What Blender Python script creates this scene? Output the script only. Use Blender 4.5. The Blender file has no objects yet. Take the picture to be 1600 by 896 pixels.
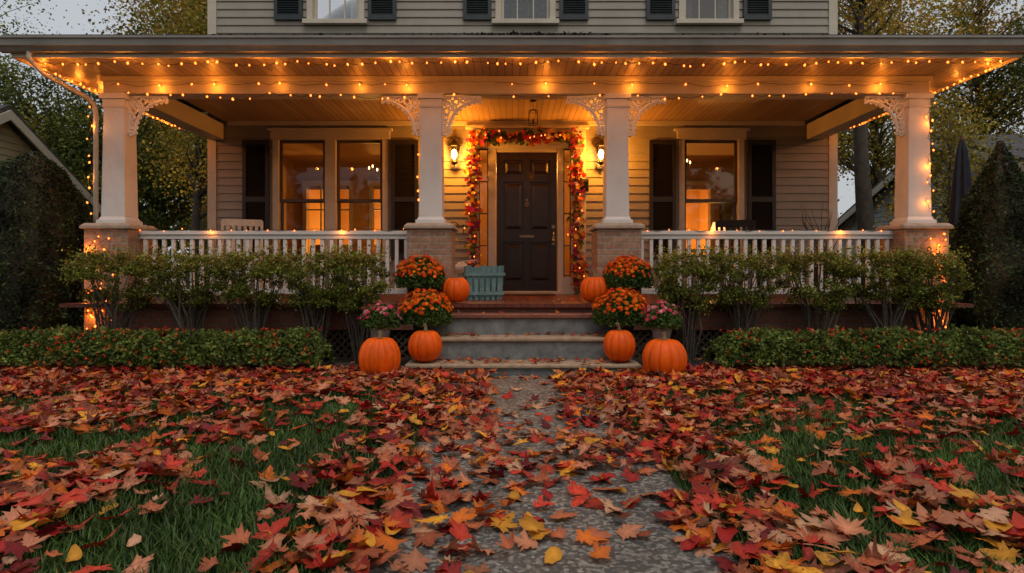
import bpy, bmesh, math, random
import numpy as np
from mathutils import Vector, Matrix, noise as mnoise
random.seed(7); rng=np.random.default_rng(7)
sc=bpy.context.scene
COL=sc.collection
sc.view_settings.view_transform='Standard'
sc.view_settings.look='None'
sc.view_settings.exposure=0

# ------------------------------------------------------------ materials
def new_mat(name):
    m=bpy.data.materials.new(name); m.use_nodes=True
    nt=m.node_tree; b=nt.nodes['Principled BSDF']
    return m,nt,b
def L(nt,a,b): nt.links.new(a,b)
def ramp(nt,fac,c0,c1,p0=0.3,p1=0.7):
    r=nt.nodes.new('ShaderNodeValToRGB')
    r.color_ramp.elements[0].position=p0; r.color_ramp.elements[1].position=p1
    r.color_ramp.elements[0].color=(*c0,1); r.color_ramp.elements[1].color=(*c1,1)
    L(nt,fac,r.inputs[0]); return r
def noise_n(nt,vec,scale,detail=4,rough=.6):
    n=nt.nodes.new('ShaderNodeTexNoise'); n.inputs['Scale'].default_value=scale
    n.inputs['Detail'].default_value=detail; n.inputs['Roughness'].default_value=rough
    L(nt,vec,n.inputs['Vector']); return n
def pm(name,base,rough=.6,nscale=6,amt=.25,bump=.15,bscale=50,metal=0,dirt=None,spec=.5):
    m,nt,b=new_mat(name)
    tc=nt.nodes.new('ShaderNodeTexCoord')
    n=noise_n(nt,tc.outputs['Object'],nscale)
    c0=tuple(c*(1-amt) for c in base); c1=tuple(min(1,c*(1+amt)) for c in base)
    r=ramp(nt,n.outputs['Fac'],c0,c1)
    out=r.outputs[0]
    if dirt:
        n3=noise_n(nt,tc.outputs['Object'],nscale*.35,8,.75)
        rr=ramp(nt,n3.outputs['Fac'],(0,0,0),(1,1,1),.52,.72)
        mx=nt.nodes.new('ShaderNodeMixRGB'); mx.inputs[2].default_value=(*dirt,1)
        mm=nt.nodes.new('ShaderNodeMath'); mm.operation='MULTIPLY'; mm.inputs[1].default_value=.5
        L(nt,rr.outputs[0],mm.inputs[0]); L(nt,mm.outputs[0],mx.inputs[0]); L(nt,out,mx.inputs[1]); out=mx.outputs[0]
    L(nt,out,b.inputs['Base Color']); b.inputs['Specular IOR Level'].default_value=spec
    b.inputs['Roughness'].default_value=rough; b.inputs['Metallic'].default_value=metal
    if bump:
        n2=noise_n(nt,tc.outputs['Object'],bscale)
        bp=nt.nodes.new('ShaderNodeBump'); bp.inputs['Strength'].default_value=bump; bp.inputs['Distance'].default_value=.01
        L(nt,n2.outputs['Fac'],bp.inputs['Height']); L(nt,bp.outputs[0],b.inputs['Normal'])
    return m
def brick_mat(name,c1,c2,mortar,bw=.2,rh=.07,ms=.008):
    m,nt,b=new_mat(name)
    tc=nt.nodes.new('ShaderNodeTexCoord'); sp=nt.nodes.new('ShaderNodeSeparateXYZ'); L(nt,tc.outputs['Object'],sp.inputs[0])
    ad=nt.nodes.new('ShaderNodeMath'); L(nt,sp.outputs[0],ad.inputs[0]); L(nt,sp.outputs[1],ad.inputs[1])
    cb=nt.nodes.new('ShaderNodeCombineXYZ'); L(nt,ad.outputs[0],cb.inputs[0]); L(nt,sp.outputs[2],cb.inputs[1])
    br=nt.nodes.new('ShaderNodeTexBrick'); L(nt,cb.outputs[0],br.inputs['Vector'])
    br.inputs['Scale'].default_value=1; br.inputs['Brick Width'].default_value=bw; br.inputs['Row Height'].default_value=rh
    br.inputs['Mortar Size'].default_value=ms; br.inputs['Mortar Smooth'].default_value=.3
    br.inputs['Color1'].default_value=(*c1,1); br.inputs['Color2'].default_value=(*c2,1); br.inputs['Mortar'].default_value=(*mortar,1)
    n=noise_n(nt,tc.outputs['Object'],25)
    r=ramp(nt,n.outputs['Fac'],(.65,.65,.65),(1.15,1.15,1.15))
    mx=nt.nodes.new('ShaderNodeMixRGB'); mx.blend_type='MULTIPLY'; mx.inputs[0].default_value=1
    L(nt,br.outputs['Color'],mx.inputs[1]); L(nt,r.outputs[0],mx.inputs[2]); L(nt,mx.outputs[0],b.inputs['Base Color'])
    bp=nt.nodes.new('ShaderNodeBump'); bp.inputs['Strength'].default_value=.6; bp.inputs['Distance'].default_value=.01; bp.invert=True
    L(nt,br.outputs['Fac'],bp.inputs['Height']); L(nt,bp.outputs[0],b.inputs['Normal'])
    b.inputs['Roughness'].default_value=.85
    return m
def bead_mat(name,base,axis=0,pitch=.08,groove=.12,rough=.45):
    m,nt,b=new_mat(name)
    tc=nt.nodes.new('ShaderNodeTexCoord'); sp=nt.nodes.new('ShaderNodeSeparateXYZ'); L(nt,tc.outputs['Object'],sp.inputs[0])
    mu=nt.nodes.new('ShaderNodeMath'); mu.operation='MULTIPLY'; mu.inputs[1].default_value=1/pitch; L(nt,sp.outputs[axis],mu.inputs[0])
    fr=nt.nodes.new('ShaderNodeMath'); fr.operation='FRACT'; L(nt,mu.outputs[0],fr.inputs[0])
    r=ramp(nt,fr.outputs[0],(.3,.3,.3),(1,1,1),groove*.5,groove)
    fl=nt.nodes.new('ShaderNodeMath'); fl.operation='FLOOR'; L(nt,mu.outputs[0],fl.inputs[0])
    wn=nt.nodes.new('ShaderNodeTexWhiteNoise'); wn.noise_dimensions='1D'; L(nt,fl.outputs[0],wn.inputs['W'])
    r2=ramp(nt,wn.outputs['Value'],tuple(c*.8 for c in base),tuple(c*1.1 for c in base),0,1)
    mx=nt.nodes.new('ShaderNodeMixRGB'); mx.blend_type='MULTIPLY'; mx.inputs[0].default_value=1
    L(nt,r2.outputs[0],mx.inputs[1]); L(nt,r.outputs[0],mx.inputs[2]); L(nt,mx.outputs[0],b.inputs['Base Color'])
    bp=nt.nodes.new('ShaderNodeBump'); bp.inputs['Strength'].default_value=.7; bp.inputs['Distance'].default_value=.008
    L(nt,r.outputs[0],bp.inputs['Height']); L(nt,bp.outputs[0],b.inputs['Normal'])
    b.inputs['Roughness'].default_value=rough
    return m
def attr_mat(name,rough=.55,trans=.25,nscale=60,amt=.35,spec=.5):
    m,nt,b=new_mat(name)
    at=nt.nodes.new('ShaderNodeAttribute'); at.attribute_name='Col'
    tc=nt.nodes.new('ShaderNodeTexCoord'); n=noise_n(nt,tc.outputs['Object'],nscale,3)
    r=ramp(nt,n.outputs['Fac'],(1-amt,)*3,(1+amt*.6,)*3)
    mx=nt.nodes.new('ShaderNodeMixRGB'); mx.blend_type='MULTIPLY'; mx.inputs[0].default_value=1
    L(nt,at.outputs['Color'],mx.inputs[1]); L(nt,r.outputs[0],mx.inputs[2]); L(nt,mx.outputs[0],b.inputs['Base Color'])
    b.inputs['Roughness'].default_value=rough; b.inputs['Specular IOR Level'].default_value=spec
    if trans>0:
        t=nt.nodes.new('ShaderNodeBsdfTranslucent'); L(nt,mx.outputs[0],t.inputs[0])
        ms=nt.nodes.new('ShaderNodeMixShader'); ms.inputs[0].default_value=trans
        L(nt,b.outputs[0],ms.inputs[1]); L(nt,t.outputs[0],ms.inputs[2]); L(nt,ms.outputs[0],nt.nodes['Material Output'].inputs[0])
    return m
def emit_mat(name,col,s):
    m,nt,b=new_mat(name); b.inputs['Base Color'].default_value=(*col,1)
    b.inputs['Emission Color'].default_value=(*col,1); b.inputs['Emission Strength'].default_value=s
    return m
def glass_mat(name,tint=(.9,.9,.9),ior=1.6,rough=.03):
    m,nt,b=new_mat(name); nt.nodes.remove(b)
    t=nt.nodes.new('ShaderNodeBsdfTransparent'); t.inputs[0].default_value=(*tint,1)
    g=nt.nodes.new('ShaderNodeBsdfGlossy'); g.inputs['Roughness'].default_value=rough
    f=nt.nodes.new('ShaderNodeFresnel'); f.inputs[0].default_value=ior
    tc=nt.nodes.new('ShaderNodeTexCoord'); n=noise_n(nt,tc.outputs['Object'],2.5,1)
    bp=nt.nodes.new('ShaderNodeBump'); bp.inputs['Strength'].default_value=.08; bp.inputs['Distance'].default_value=.02
    L(nt,n.outputs['Fac'],bp.inputs['Height']); L(nt,bp.outputs[0],g.inputs['Normal'])
    ms=nt.nodes.new('ShaderNodeMixShader'); L(nt,f.outputs[0],ms.inputs[0]); L(nt,t.outputs[0],ms.inputs[1]); L(nt,g.outputs[0],ms.inputs[2])
    L(nt,ms.outputs[0],nt.nodes['Material Output'].inputs[0]); return m

M={}
M['siding']=pm('siding_paint',(.275,.245,.20),.6,1.5,.14,.1,30,dirt=(.19,.165,.13))
M['trim']=pm('cream_trim_paint',(.52,.46,.37),.5,3,.1,.05,30,dirt=(.38,.33,.25))
M['white']=pm('white_column_paint',(.68,.65,.61),.45,3,.08,.05,30,dirt=(.45,.42,.37))
M['lace']=pm('white_fretwork_paint',(.80,.78,.74),.5,3,.05,.03,30)
M['gutter']=pm('gutter_paint',(.26,.24,.215),.4,2,.2,.05,20,dirt=(.11,.10,.085))
M['shutter']=pm('dark_shutter_paint',(.016,.013,.012),.5,10,.3,.1)
M['shutter_up']=pm('slate_shutter_paint',(.022,.030,.032),.5,10,.3,.1)
M['brick']=brick_mat('tan_brick',(.40,.23,.14),(.29,.16,.095),(.32,.26,.20))
M['redbrick']=brick_mat('red_brick',(.24,.08,.045),(.17,.058,.035),(.14,.11,.09))
M['cap']=pm('stone_cap',(.36,.28,.21),.75,10,.2,.3,60)
M['ceil']=bead_mat('beadboard_ceiling',(.38,.25,.13),0,.085)
M['soffit']=bead_mat('beadboard_soffit',(.34,.26,.18),0,.085)
M['floorwood']=bead_mat('porch_floor_boards',(.14,.038,.024),0,.09,.08,.35)
M['stone']=pm('step_stone',(.16,.165,.16),.8,9,.35,.5,45,dirt=(.07,.07,.06))
M['tread']=pm('step_tread_stone',(.36,.26,.17),.8,12,.3,.4,50,dirt=(.17,.11,.08))
M['door']=pm('dark_brown_door_paint',(.020,.010,.007),.3,8,.25,.05)
M['metal']=pm('black_iron',(.015,.014,.013),.4,10,.2,.05,50,.8)
M['brass']=pm('aged_brass',(.28,.22,.14),.4,20,.2,.05,50,1)
M['shingle']=brick_mat('roof_shingles',(.085,.08,.075),(.06,.056,.053),(.03,.03,.03),.3,.12,.01)
M['lattice']=pm('brown_lattice',(.09,.06,.04),.8,10,.3,.2)
M['bark']=pm('bark',(.075,.058,.044),.9,8,.4,.9,25)
M['mulch']=pm('mulch',(.05,.033,.024),.95,14,.6,1,40)
M['pot']=pm('black_pot',(.02,.018,.017),.5,10,.2,.05)
M['pumpkin']=pm('pumpkin_skin',(.80,.105,.0015),.5,5,.2,.15,30,dirt=(.60,.07,.001),spec=.25)
M['pstem']=pm('pumpkin_stem',(.16,.12,.05),.8,20,.4,.5,60)
M['teal']=pm('weathered_teal_paint',(.16,.30,.31),.7,12,.3,.3,40,dirt=(.28,.28,.24))
M['urn']=pm('weathered_urn',(.22,.19,.16),.7,12,.3,.3,50)
M['wire']=pm('green_wire',(.02,.025,.015),.6,10,.2,0)
M['leaf']=attr_mat('fallen_leaf_surface',.6,.10,70,.45,.3)
M['fol']=attr_mat('foliage_surface',.6,.3,9,.2,.25)
M['grass']=attr_mat('grass_blade',.5,.3,3,.35,.3)
M['petal']=attr_mat('petal_surface',.8,.15,30,.12,.1)
M['bulb']=emit_mat('string_bulb_glow',(1,.185,.028),5.0)
M['lampbulb']=emit_mat('lantern_bulb_glow',(1,.50,.14),60)
M['candle']=emit_mat('candle_bulb_glow',(1,.5,.15),16)
M['glass']=glass_mat('window_glass',(.75,.75,.73),1.6)
M['upglass']=glass_mat('upper_window_glass',(.7,.72,.74),2.2,.05)
M['lglass']=glass_mat('lantern_glass',(.95,.9,.8),1.3)
M['intwall']=pm('interior_warm_wall',(.44,.27,.11),.8,2,.1,.05)
M['intdark']=pm('interior_dark',(.06,.045,.035),.8,2,.2,.05)
M['intwood']=pm('interior_wood',(.12,.06,.03),.5,3,.3,.05)
M['sash']=pm('sash_paint',(.07,.05,.035),.5,3,.2,.05)
M['sofa']=pm('sofa_fabric',(.20,.09,.05),.9,6,.3,.2)
M['picture']=pm('landscape_picture',(.16,.18,.12),.5,5,.7,0)
M['curtain']=pm('lace_curtain',(.55,.55,.52),.9,20,.3,.3,60)
M['shade']=emit_mat('lamp_shade_glow',(1,.5,.18),2.4)
M['yellowsiding']=pm('neighbour_siding',(.42,.36,.22),.7,2,.12,.1)
M['greysiding']=pm('neighbour_grey_siding',(.34,.37,.36),.7,2,.12,.1)
M['navy']=pm('navy_canvas',(.015,.02,.035),.8,10,.3,.3)
M['whitewood']=pm('white_painted_wood',(.6,.57,.52),.5,8,.15,.1)
M['mat']=pm('doormat_fibre',(.07,.04,.025),.95,60,.4,.8,120)

m,nt,b=new_mat('aggregate_concrete'); M['path']=m
tc=nt.nodes.new('ShaderNodeTexCoord')
vo=nt.nodes.new('ShaderNodeTexVoronoi'); vo.inputs['Scale'].default_value=66; L(nt,tc.outputs['Object'],vo.inputs['Vector'])
sp=nt.nodes.new('ShaderNodeSeparateColor'); L(nt,vo.outputs['Color'],sp.inputs[0])
r=ramp(nt,sp.outputs[0],(.085,.08,.074),(.34,.31,.27),.45,.98)
n=noise_n(nt,tc.outputs['Object'],3,8,.7); r2=ramp(nt,n.outputs['Fac'],(.5,.5,.49),(1.1,1.08,1.03),.3,.7)
mx=nt.nodes.new('ShaderNodeMixRGB'); mx.blend_type='MULTIPLY'; mx.inputs[0].default_value=1
L(nt,r.outputs[0],mx.inputs[1]); L(nt,r2.outputs[0],mx.inputs[2]); L(nt,mx.outputs[0],b.inputs['Base Color'])
bp=nt.nodes.new('ShaderNodeBump'); bp.inputs['Strength'].default_value=.8; bp.inputs['Distance'].default_value=.006
n4=noise_n(nt,tc.outputs['Object'],70,4); L(nt,n4.outputs['Fac'],bp.inputs['Height']); L(nt,bp.outputs[0],b.inputs['Normal'])
b.inputs['Roughness'].default_value=.7
m,nt,b=new_mat('lawn_soil'); M['lawn']=m
tc=nt.nodes.new('ShaderNodeTexCoord'); n=noise_n(nt,tc.outputs['Object'],5,8,.7)
r=ramp(nt,n.outputs['Fac'],(.012,.018,.006),(.035,.05,.014)); L(nt,r.outputs[0],b.inputs['Base Color']); b.inputs['Roughness'].default_value=.95
n2=noise_n(nt,tc.outputs['Object'],60,4); bp=nt.nodes.new('ShaderNodeBump'); bp.inputs['Strength'].default_value=1; bp.inputs['Distance'].default_value=.02
L(nt,n2.outputs['Fac'],bp.inputs['Height']); L(nt,bp.outputs[0],b.inputs['Normal'])

# ------------------------------------------------------------ mesh helpers
def link(o,parent=None,pinv=None):
    COL.objects.link(o)
    if parent is not None:
        o.parent=parent
        if pinv: o.matrix_parent_inverse=pinv
    return o
class MB:
    def __init__(s): s.v=[]; s.f=[]
    def box(s,x0,x1,y0,y1,z0,z1,R=None,c=None):
        k=len(s.v)
        pts=[(x0,y0,z0),(x1,y0,z0),(x1,y1,z0),(x0,y1,z0),(x0,y0,z1),(x1,y0,z1),(x1,y1,z1),(x0,y1,z1)]
        if R is not None: pts=[tuple(R@Vector(p)+(Vector(c) if c else Vector())) for p in pts]
        s.v+=pts
        s.f+=[tuple(k+i for i in q) for q in [(0,3,2,1),(4,5,6,7),(0,1,5,4),(1,2,6,5),(2,3,7,6),(3,0,4,7)]]
        return s
    def tbox(s,cx,cy,z0,z1,w0,w1,d0=None,d1=None):
        d0=d0 or w0; d1=d1 or w1; k=len(s.v)
        for z,w,d in((z0,w0,d0),(z1,w1,d1)):
            s.v+=[(cx-w/2,cy-d/2,z),(cx+w/2,cy-d/2,z),(cx+w/2,cy+d/2,z),(cx-w/2,cy+d/2,z)]
        s.f+=[tuple(k+i for i in q) for q in [(0,3,2,1),(4,5,6,7),(0,1,5,4),(1,2,6,5),(2,3,7,6),(3,0,4,7)]]
        return s
    def tube(s,pts,r,n=8,closed=False):
        pts=[Vector(p) for p in pts]; N=len(pts)
        if not hasattr(r,'__len__'): r=[r]*N
        k=len(s.v); prev=None
        for i,p in enumerate(pts):
            if closed: t=pts[(i+1)%N]-pts[i-1]
            else: t=pts[min(i+1,N-1)]-pts[max(i-1,0)]
            if t.length<1e-9: t=Vector((0,0,1))
            t.normalize()
            if prev is None:
                a=Vector((0,0,1)) if abs(t.z)<.9 else Vector((1,0,0)); u=t.cross(a).normalized()
            else:
                u=(prev-t*prev.dot(t))
                u=u.normalized() if u.length>1e-6 else t.orthogonal().normalized()
            prev=u; w=t.cross(u)
            for j in range(n):
                a=2*math.pi*j/n; s.v.append(tuple(p+(u*math.cos(a)+w*math.sin(a))*r[i]))
        for i in range(N if closed else N-1):
            i2=(i+1)%N
            for j in range(n): s.f.append((k+i*n+j,k+i*n+(j+1)%n,k+i2*n+(j+1)%n,k+i2*n+j))
        if not closed:
            s.f.append(tuple(k+j for j in range(n))[::-1]); s.f.append(tuple(k+(N-1)*n+j for j in range(n)))
        return s
    def lathe(s,prof,c=(0,0,0),n=16):
        k=len(s.v)
        for r_,z in prof:
            for j in range(n):
                a=2*math.pi*j/n; s.v.append((c[0]+r_*math.cos(a),c[1]+r_*math.sin(a),c[2]+z))
        for i in range(len(prof)-1):
            for j in range(n): s.f.append((k+i*n+j,k+i*n+(j+1)%n,k+(i+1)*n+(j+1)%n,k+(i+1)*n+j))
        s.f.append(tuple(k+j for j in range(n))[::-1]); s.f.append(tuple(k+(len(prof)-1)*n+j for j in range(n)))
        return s
    def prism(s,prof,x0,x1):
        k=len(s.v); n=len(prof)
        for x in(x0,x1): s.v+=[(x,p[0],p[1]) for p in prof]
        s.f.append(tuple(range(k,k+n))); s.f.append(tuple(range(k+n,k+2*n))[::-1])
        for j in range(n): s.f.append((k+j,k+(j+1)%n,k+n+(j+1)%n,k+n+j))
        return s
    def prismy(s,prof,y0,y1):
        k=len(s.v); n=len(prof)
        for y in(y0,y1): s.v+=[(p[0],y,p[1]) for p in prof]
        s.f.append(tuple(range(k,k+n))); s.f.append(tuple(range(k+n,k+2*n))[::-1])
        for j in range(n): s.f.append((k+j,k+(j+1)%n,k+n+(j+1)%n,k+n+j))
        return s
    def quad(s,*p): k=len(s.v); s.v+=list(p); s.f.append(tuple(range(k,k+len(p)))); return s
    def make(s,name,mat,parent=None,pinv=None,smooth=False,bevel=0,recalc=True):
        me=bpy.data.meshes.new(name); me.from_pydata([tuple(v) for v in s.v],[],s.f)
        if recalc:
            bm=bmesh.new(); bm.from_mesh(me); bmesh.ops.recalc_face_normals(bm,faces=bm.faces); bm.to_mesh(me); bm.free()
        if smooth:
            me.polygons.foreach_set('use_smooth',[True]*len(me.polygons))
        me.materials.append(M[mat]); me.update()
        o=bpy.data.objects.new(name,me); link(o,parent,pinv)
        if bevel:
            bv=o.modifiers.new('bevel','BEVEL'); bv.width=bevel; bv.segments=2; bv.limit_method='ANGLE'
        return o
def arr_mesh(name,V,F,C,mat,parent=None,loc=None,smooth=False,mk=True):
    me=bpy.data.meshes.new(name); V=np.asarray(V,dtype=np.float32).reshape(-1,3); F=np.asarray(F,dtype=np.int32); k=F.shape[1]
    me.vertices.add(len(V)); me.vertices.foreach_set('co',V.ravel())
    me.loops.add(F.size); me.loops.foreach_set('vertex_index',F.ravel())
    me.polygons.add(len(F)); me.polygons.foreach_set('loop_start',np.arange(0,F.size,k,dtype=np.int32)); me.polygons.foreach_set('loop_total',np.full(len(F),k,dtype=np.int32))
    me.update(calc_edges=True)
    if C is not None:
        at=me.color_attributes.new('Col','FLOAT_COLOR','POINT')
        c4=np.ones((len(V),4),dtype=np.float32); c4[:,:3]=np.clip(C,0,1); at.data.foreach_set('color',c4.ravel())
    me.materials.append(M[mat])
    if smooth: me.polygons.foreach_set('use_smooth',np.ones(len(F),dtype=bool))
    if not mk: return me
    o=bpy.data.objects.new(name,me); link(o,parent)
    if loc: o.location=loc
    return o
def thing(name,loc,label,cat,group=None,rotz=0):
    o=bpy.data.objects.new(name,None); o.empty_display_size=.2; o.location=loc; o.rotation_euler[2]=rotz; COL.objects.link(o)
    o['label']=label; o['category']=cat
    if group: o['group']=group
    return o
def tag(o,label=None,cat=None,group=None,kind=None):
    if label: o['label']=label
    if cat: o['category']=cat
    if group: o['group']=group
    if kind: o['kind']=kind
    return o
def copy_thing(root,loc,rotz=0,scale=1,label=None):
    n=root.copy(); COL.objects.link(n); n.location=loc; n.rotation_euler[2]=rotz; n.scale=(scale,)*3
    if label: n['label']=label
    for c in list(root.children):
        d=c.copy(); COL.objects.link(d); d.parent=n
        for g in list(c.children):
            e=g.copy(); COL.objects.link(e); e.parent=d
    return n
def rand_unit(n):
    v=rng.normal(size=(n,3)); return v/np.linalg.norm(v,axis=1,keepdims=True)
def leaf_cloud(P,size,cols,up=.3,aspect=.5):
    n=len(P); d=rand_unit(n); a=rand_unit(n); a[:,2]+=up
    u=d; w=np.cross(u,a); w/=np.linalg.norm(w,axis=1,keepdims=True)+1e-9
    s=(np.asarray(size)*rng.uniform(.6,1.3,n))[:,None] if np.isscalar(size) else np.asarray(size)[:,None]
    nn=np.cross(u,w)
    V=np.stack([P-u*s*.5,P+w*s*aspect*.5+nn*s*.1,P+u*s*.5,P-w*s*aspect*.5+nn*s*.1],axis=1)
    F=np.arange(n*4).reshape(n,4); C=np.repeat(cols,4,axis=0)
    return V.reshape(-1,3),F,C
def pick(pal,n,p=None):
    pal=np.asarray(pal); idx=rng.choice(len(pal),n,p=p); c=pal[idx]*rng.uniform(.7,1.25,(n,1)); return c

# ------------------------------------------------------------ setting : ground
g=MB().quad((-250,-150,0),(250,-150,0),(250,350,0),(-250,350,0)).make('ground','lawn'); tag(g,'dark green lawn soil stretching around the house','ground',kind='structure')
PX=0.11; PW=.66
mb=MB()
ys=[-3.0,-1.9,-.8,.3,1.42,2.6,3.95,5.0,5.86]
for i in range(len(ys)-1): mb.box(PX-PW,PX+PW,ys[i]+.008,ys[i+1]-.008,-.05,.022)
o=mb.make('garden_path','path',bevel=.008); tag(o,'grey exposed aggregate concrete walkway leading to steps','path',kind='structure')
mb=MB()
for x0,x1 in((-5.4,-1.04),(1.25,5.5)):
    nx=30
    for i in range(nx):
        for j in range(8):
            xa=x0+(x1-x0)*i/nx; xb=x0+(x1-x0)*(i+1)/nx; ya=5.93+1.0*j/8; yb=5.93+1.0*(j+1)/8
            h=lambda x,y:.02+.035*(mnoise.noise(Vector((x*4,y*4,0)))+.6)
            mb.quad((xa,ya,h(xa,ya)),(xb,ya,h(xb,ya)),(xb,yb,h(xb,yb)),(xa,yb,h(xa,yb)))
o=mb.make('mulch_bed','mulch'); tag(o,'dark bark mulch planting bed along the porch','mulch',kind='structure')
for x0,x1 in((-2.0,-1.04),(1.25,2.3)):
    mb=MB(); x=x0
    while x<x1-.05:
        mb.box(x,min(x+.19,x1),5.84,5.93,0,.06+random.uniform(-.006,.006)); x+=.2
    o=mb.make('brick_edging','redbrick',bevel=.006); tag(o,'low red brick edging beside the steps','brick edging',group='brick edgings')

# ------------------------------------------------------------ house
FZ=.65; WY=9.7
H=thing('porch_house',(.15,WY,0),'beige clapboard house with wide lit front porch','house')
HI=Matrix.Translation((.15,WY,0)).inverted()
def hp(mb,name,mat,bevel=0,smooth=False,parent=None,label=None):
    o=mb.make(name,mat,None,None,smooth,bevel)
    if parent is None: o.parent=H; o.matrix_parent_inverse=HI
    else: o.parent=parent
    if label: o['label']=label
    return o
WX0,WX1=-4.72,5.05; WTOP=6.6; EXP=.125
openings=[(-3.73,-1.93,1.22,3.08),(2.60,3.62,1.22,3.08),(-.66,1.14,FZ-.1,3.27),
          (-3.20,-2.30,4.92,6.3),(-.26,.68,4.92,6.3),(2.60,3.54,4.92,6.3)]
def lap_wall(mb,u0,u1,z0,z1,ops,P,t=.018,e=EXP):
    ks=[z0+i*e for i in range(int((z1-z0)/e)+2)]
    cuts=sorted(set([round(min(k,z1),4) for k in ks]+[round(z,4) for o in ops for z in(o[2],o[3]) if z0<z<z1]))
    for za,zb in zip(cuts[:-1],cuts[1:]):
        if zb-za<1e-4: continue
        zm=(za+zb)/2; k=z0+math.floor((zm-z0)/e)*e
        oa=t*(1-(za-k)/e); ob=t*(1-(zb-k)/e)
        iv=[(u0,u1)]
        for o in ops:
            if o[2]<zm<o[3]:
                nv=[]
                for a,b_ in iv:
                    if o[0]>a: nv.append((a,min(b_,o[0])))
                    if o[1]<b_: nv.append((max(a,o[1]),b_))
                iv=[q for q in nv if q[1]-q[0]>1e-4]
        for a,b_ in iv:
            mb.quad(P(a,oa,za),P(b_,oa,za),P(b_,ob,zb),P(a,ob,zb))
            if abs(za-k)<1e-3: mb.quad(P(a,0,za),P(b_,0,za),P(b_,oa,za),P(a,oa,za))
mb=MB()
lap_wall(mb,WX0,WX1,.1,WTOP,openings,lambda u,o,z:(u,WY-o,z))
lap_wall(mb,WY,17,.1,WTOP,[],lambda u,o,z:(WX0-o,u,z))
lap_wall(mb,WY,17,.1,WTOP,[],lambda u,o,z:(WX1+o,u,z))
lap_wall(mb,WX0,WX1,.1,WTOP,[],lambda u,o,z:(u,17+o,z))
hp(mb,'wall','siding')
for x in(WX0,WX1):
    mb=MB()
    s=-1 if x<0 else 1
    mb.box(min(x-.11*s,x+.025*s),max(x-.11*s,x+.025*s),WY-.03,WY+.10,.1,WTOP)
    hp(mb,'corner_board','trim',.004)
mb=MB(); mb.prismy([(-5.3,6.55),(.15,9.4),(5.6,6.55),(5.6,6.7),(.15,9.55),(-5.3,6.7)],9.2,17.5)
hp(mb,'main_roof','shingle')
for yy in(WY,17):
    mb=MB(); mb.quad((WX0,yy,WTOP),(WX1,yy,WTOP),(.15,yy,9.4)); hp(mb,'gable','siding')
# interior
mb=MB()
mb.quad((WX0+.05,WY+.05,FZ),(WX1-.05,WY+.05,FZ),(WX1-.05,16.5,FZ),(WX0+.05,16.5,FZ)); hp(mb,'interior_floor','intwood')
mb=MB()
mb.quad((WX0+.05,WY+.12,3.32),(WX1-.05,WY+.12,3.32),(WX1-.05,16.5,3.32),(WX0+.05,16.5,3.32))
mb.box(WX0+.05,-4.35,13.2,13.3,FZ,3.32); mb.box(-3.45,-2.95,13.2,13.3,FZ,3.32); mb.box(-1.85,3.0,13.2,13.3,FZ,3.32); mb.box(4.2,WX1-.05,13.2,13.3,FZ,3.32)
for a,b_ in((-4.35,-3.45),(-2.95,-1.85),(3.0,4.2)): mb.box(a,b_,13.2,13.3,2.75,3.32)
mb.box(-1.15,-1.05,WY+.12,13.2,FZ,3.32); mb.box(1.5,1.6,WY+.12,13.2,FZ,3.32)
mb.box(WX0+.04,WX0+.1,WY+.12,16.5,FZ,3.32); mb.box(WX1-.1,WX1-.04,WY+.12,16.5,FZ,3.32)
mb.box(WX0+.05,WX1-.05,16.4,16.5,FZ,3.32)
hp(mb,'interior_wall','intwall')
for a,b_ in((-4.35,-3.45),(-2.95,-1.85),(3.0,4.2)):
    mb=MB(); mb.box(a-.08,a,13.14,13.2,FZ,2.83); mb.box(b_,b_+.08,13.14,13.2,FZ,2.83); mb.box(a-.1,b_+.1,13.13,13.2,2.83,2.93)
    if a<-2:
        for q in(1,2): mb.box(a+(b_-a)*q/3-.015,a+(b_-a)*q/3+.015,13.16,13.19,FZ,2.83)
        for z in(1.2,1.75,2.3): mb.box(a,b_,13.165,13.185,z,z+.03)
    hp(mb,'doorway_casing','trim')
for x0,x1,z0,z1,y in((-1.75,-1.2,1.9,2.5,13.14),(2.1,2.75,1.8,2.4,13.14),(4.4,4.85,1.8,2.5,13.14)):
    mb=MB(); mb.box(x0,x1,y,y+.03,z0,z1); pc=hp(mb,'picture_frame','intwood'); mb=MB(); mb.quad((x0+.05,y-.004,z0+.05),(x1-.05,y-.004,z0+.05),(x1-.05,y-.004,z1-.05),(x0+.05,y-.004,z1-.05)); hp(mb,'picture','picture',parent=pc)
mb=MB(); mb.box(WX0+.05,WX1-.05,WY+.7,WY+.75,4.4,6.5); hp(mb,'upper_dark_backing','intdark')  # dark panel close behind the glass, stands in for the unlit upper rooms
r=thing('bookcase',(1.95,12.9,FZ),'dark wooden bookcase inside the dining room','bookcase')
mb=MB(); mb.box(-.3,-.27,-.17,.17,0,2.1).box(.27,.3,-.17,.17,0,2.1).box(-.27,.27,.14,.17,0,2.1)
for z in(0,.5,.95,1.4,1.8,2.07): mb.box(-.27,.27,-.17,.14,z,z+.03)
mb.make('shelves','intwood',r)
mb=MB()
for z in(.53,.98,1.43):
    x=-.26
    while x<.2:
        w=random.uniform(.025,.05); mb.box(x,x+w-.003,-.1,.1,z,z+random.uniform(.22,.34)); x+=w
mb.make('books','sofa',r)
r=thing('dining_table',(3.55,11.4,FZ),'dark wooden dining table indoors','table')
mb=MB(); mb.box(-.65,.65,-.45,.45,.71,.75); mb.make('tabletop','intwood',r)
for a in(-.6,.54):
    for c in(-.4,.34): MB().box(a,a+.06,c,c+.06,0,.71).make('leg','intwood',r)
r=thing('sofa',(-3.3,12.3,FZ),'russet fabric sofa inside the front room','sofa')
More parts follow.
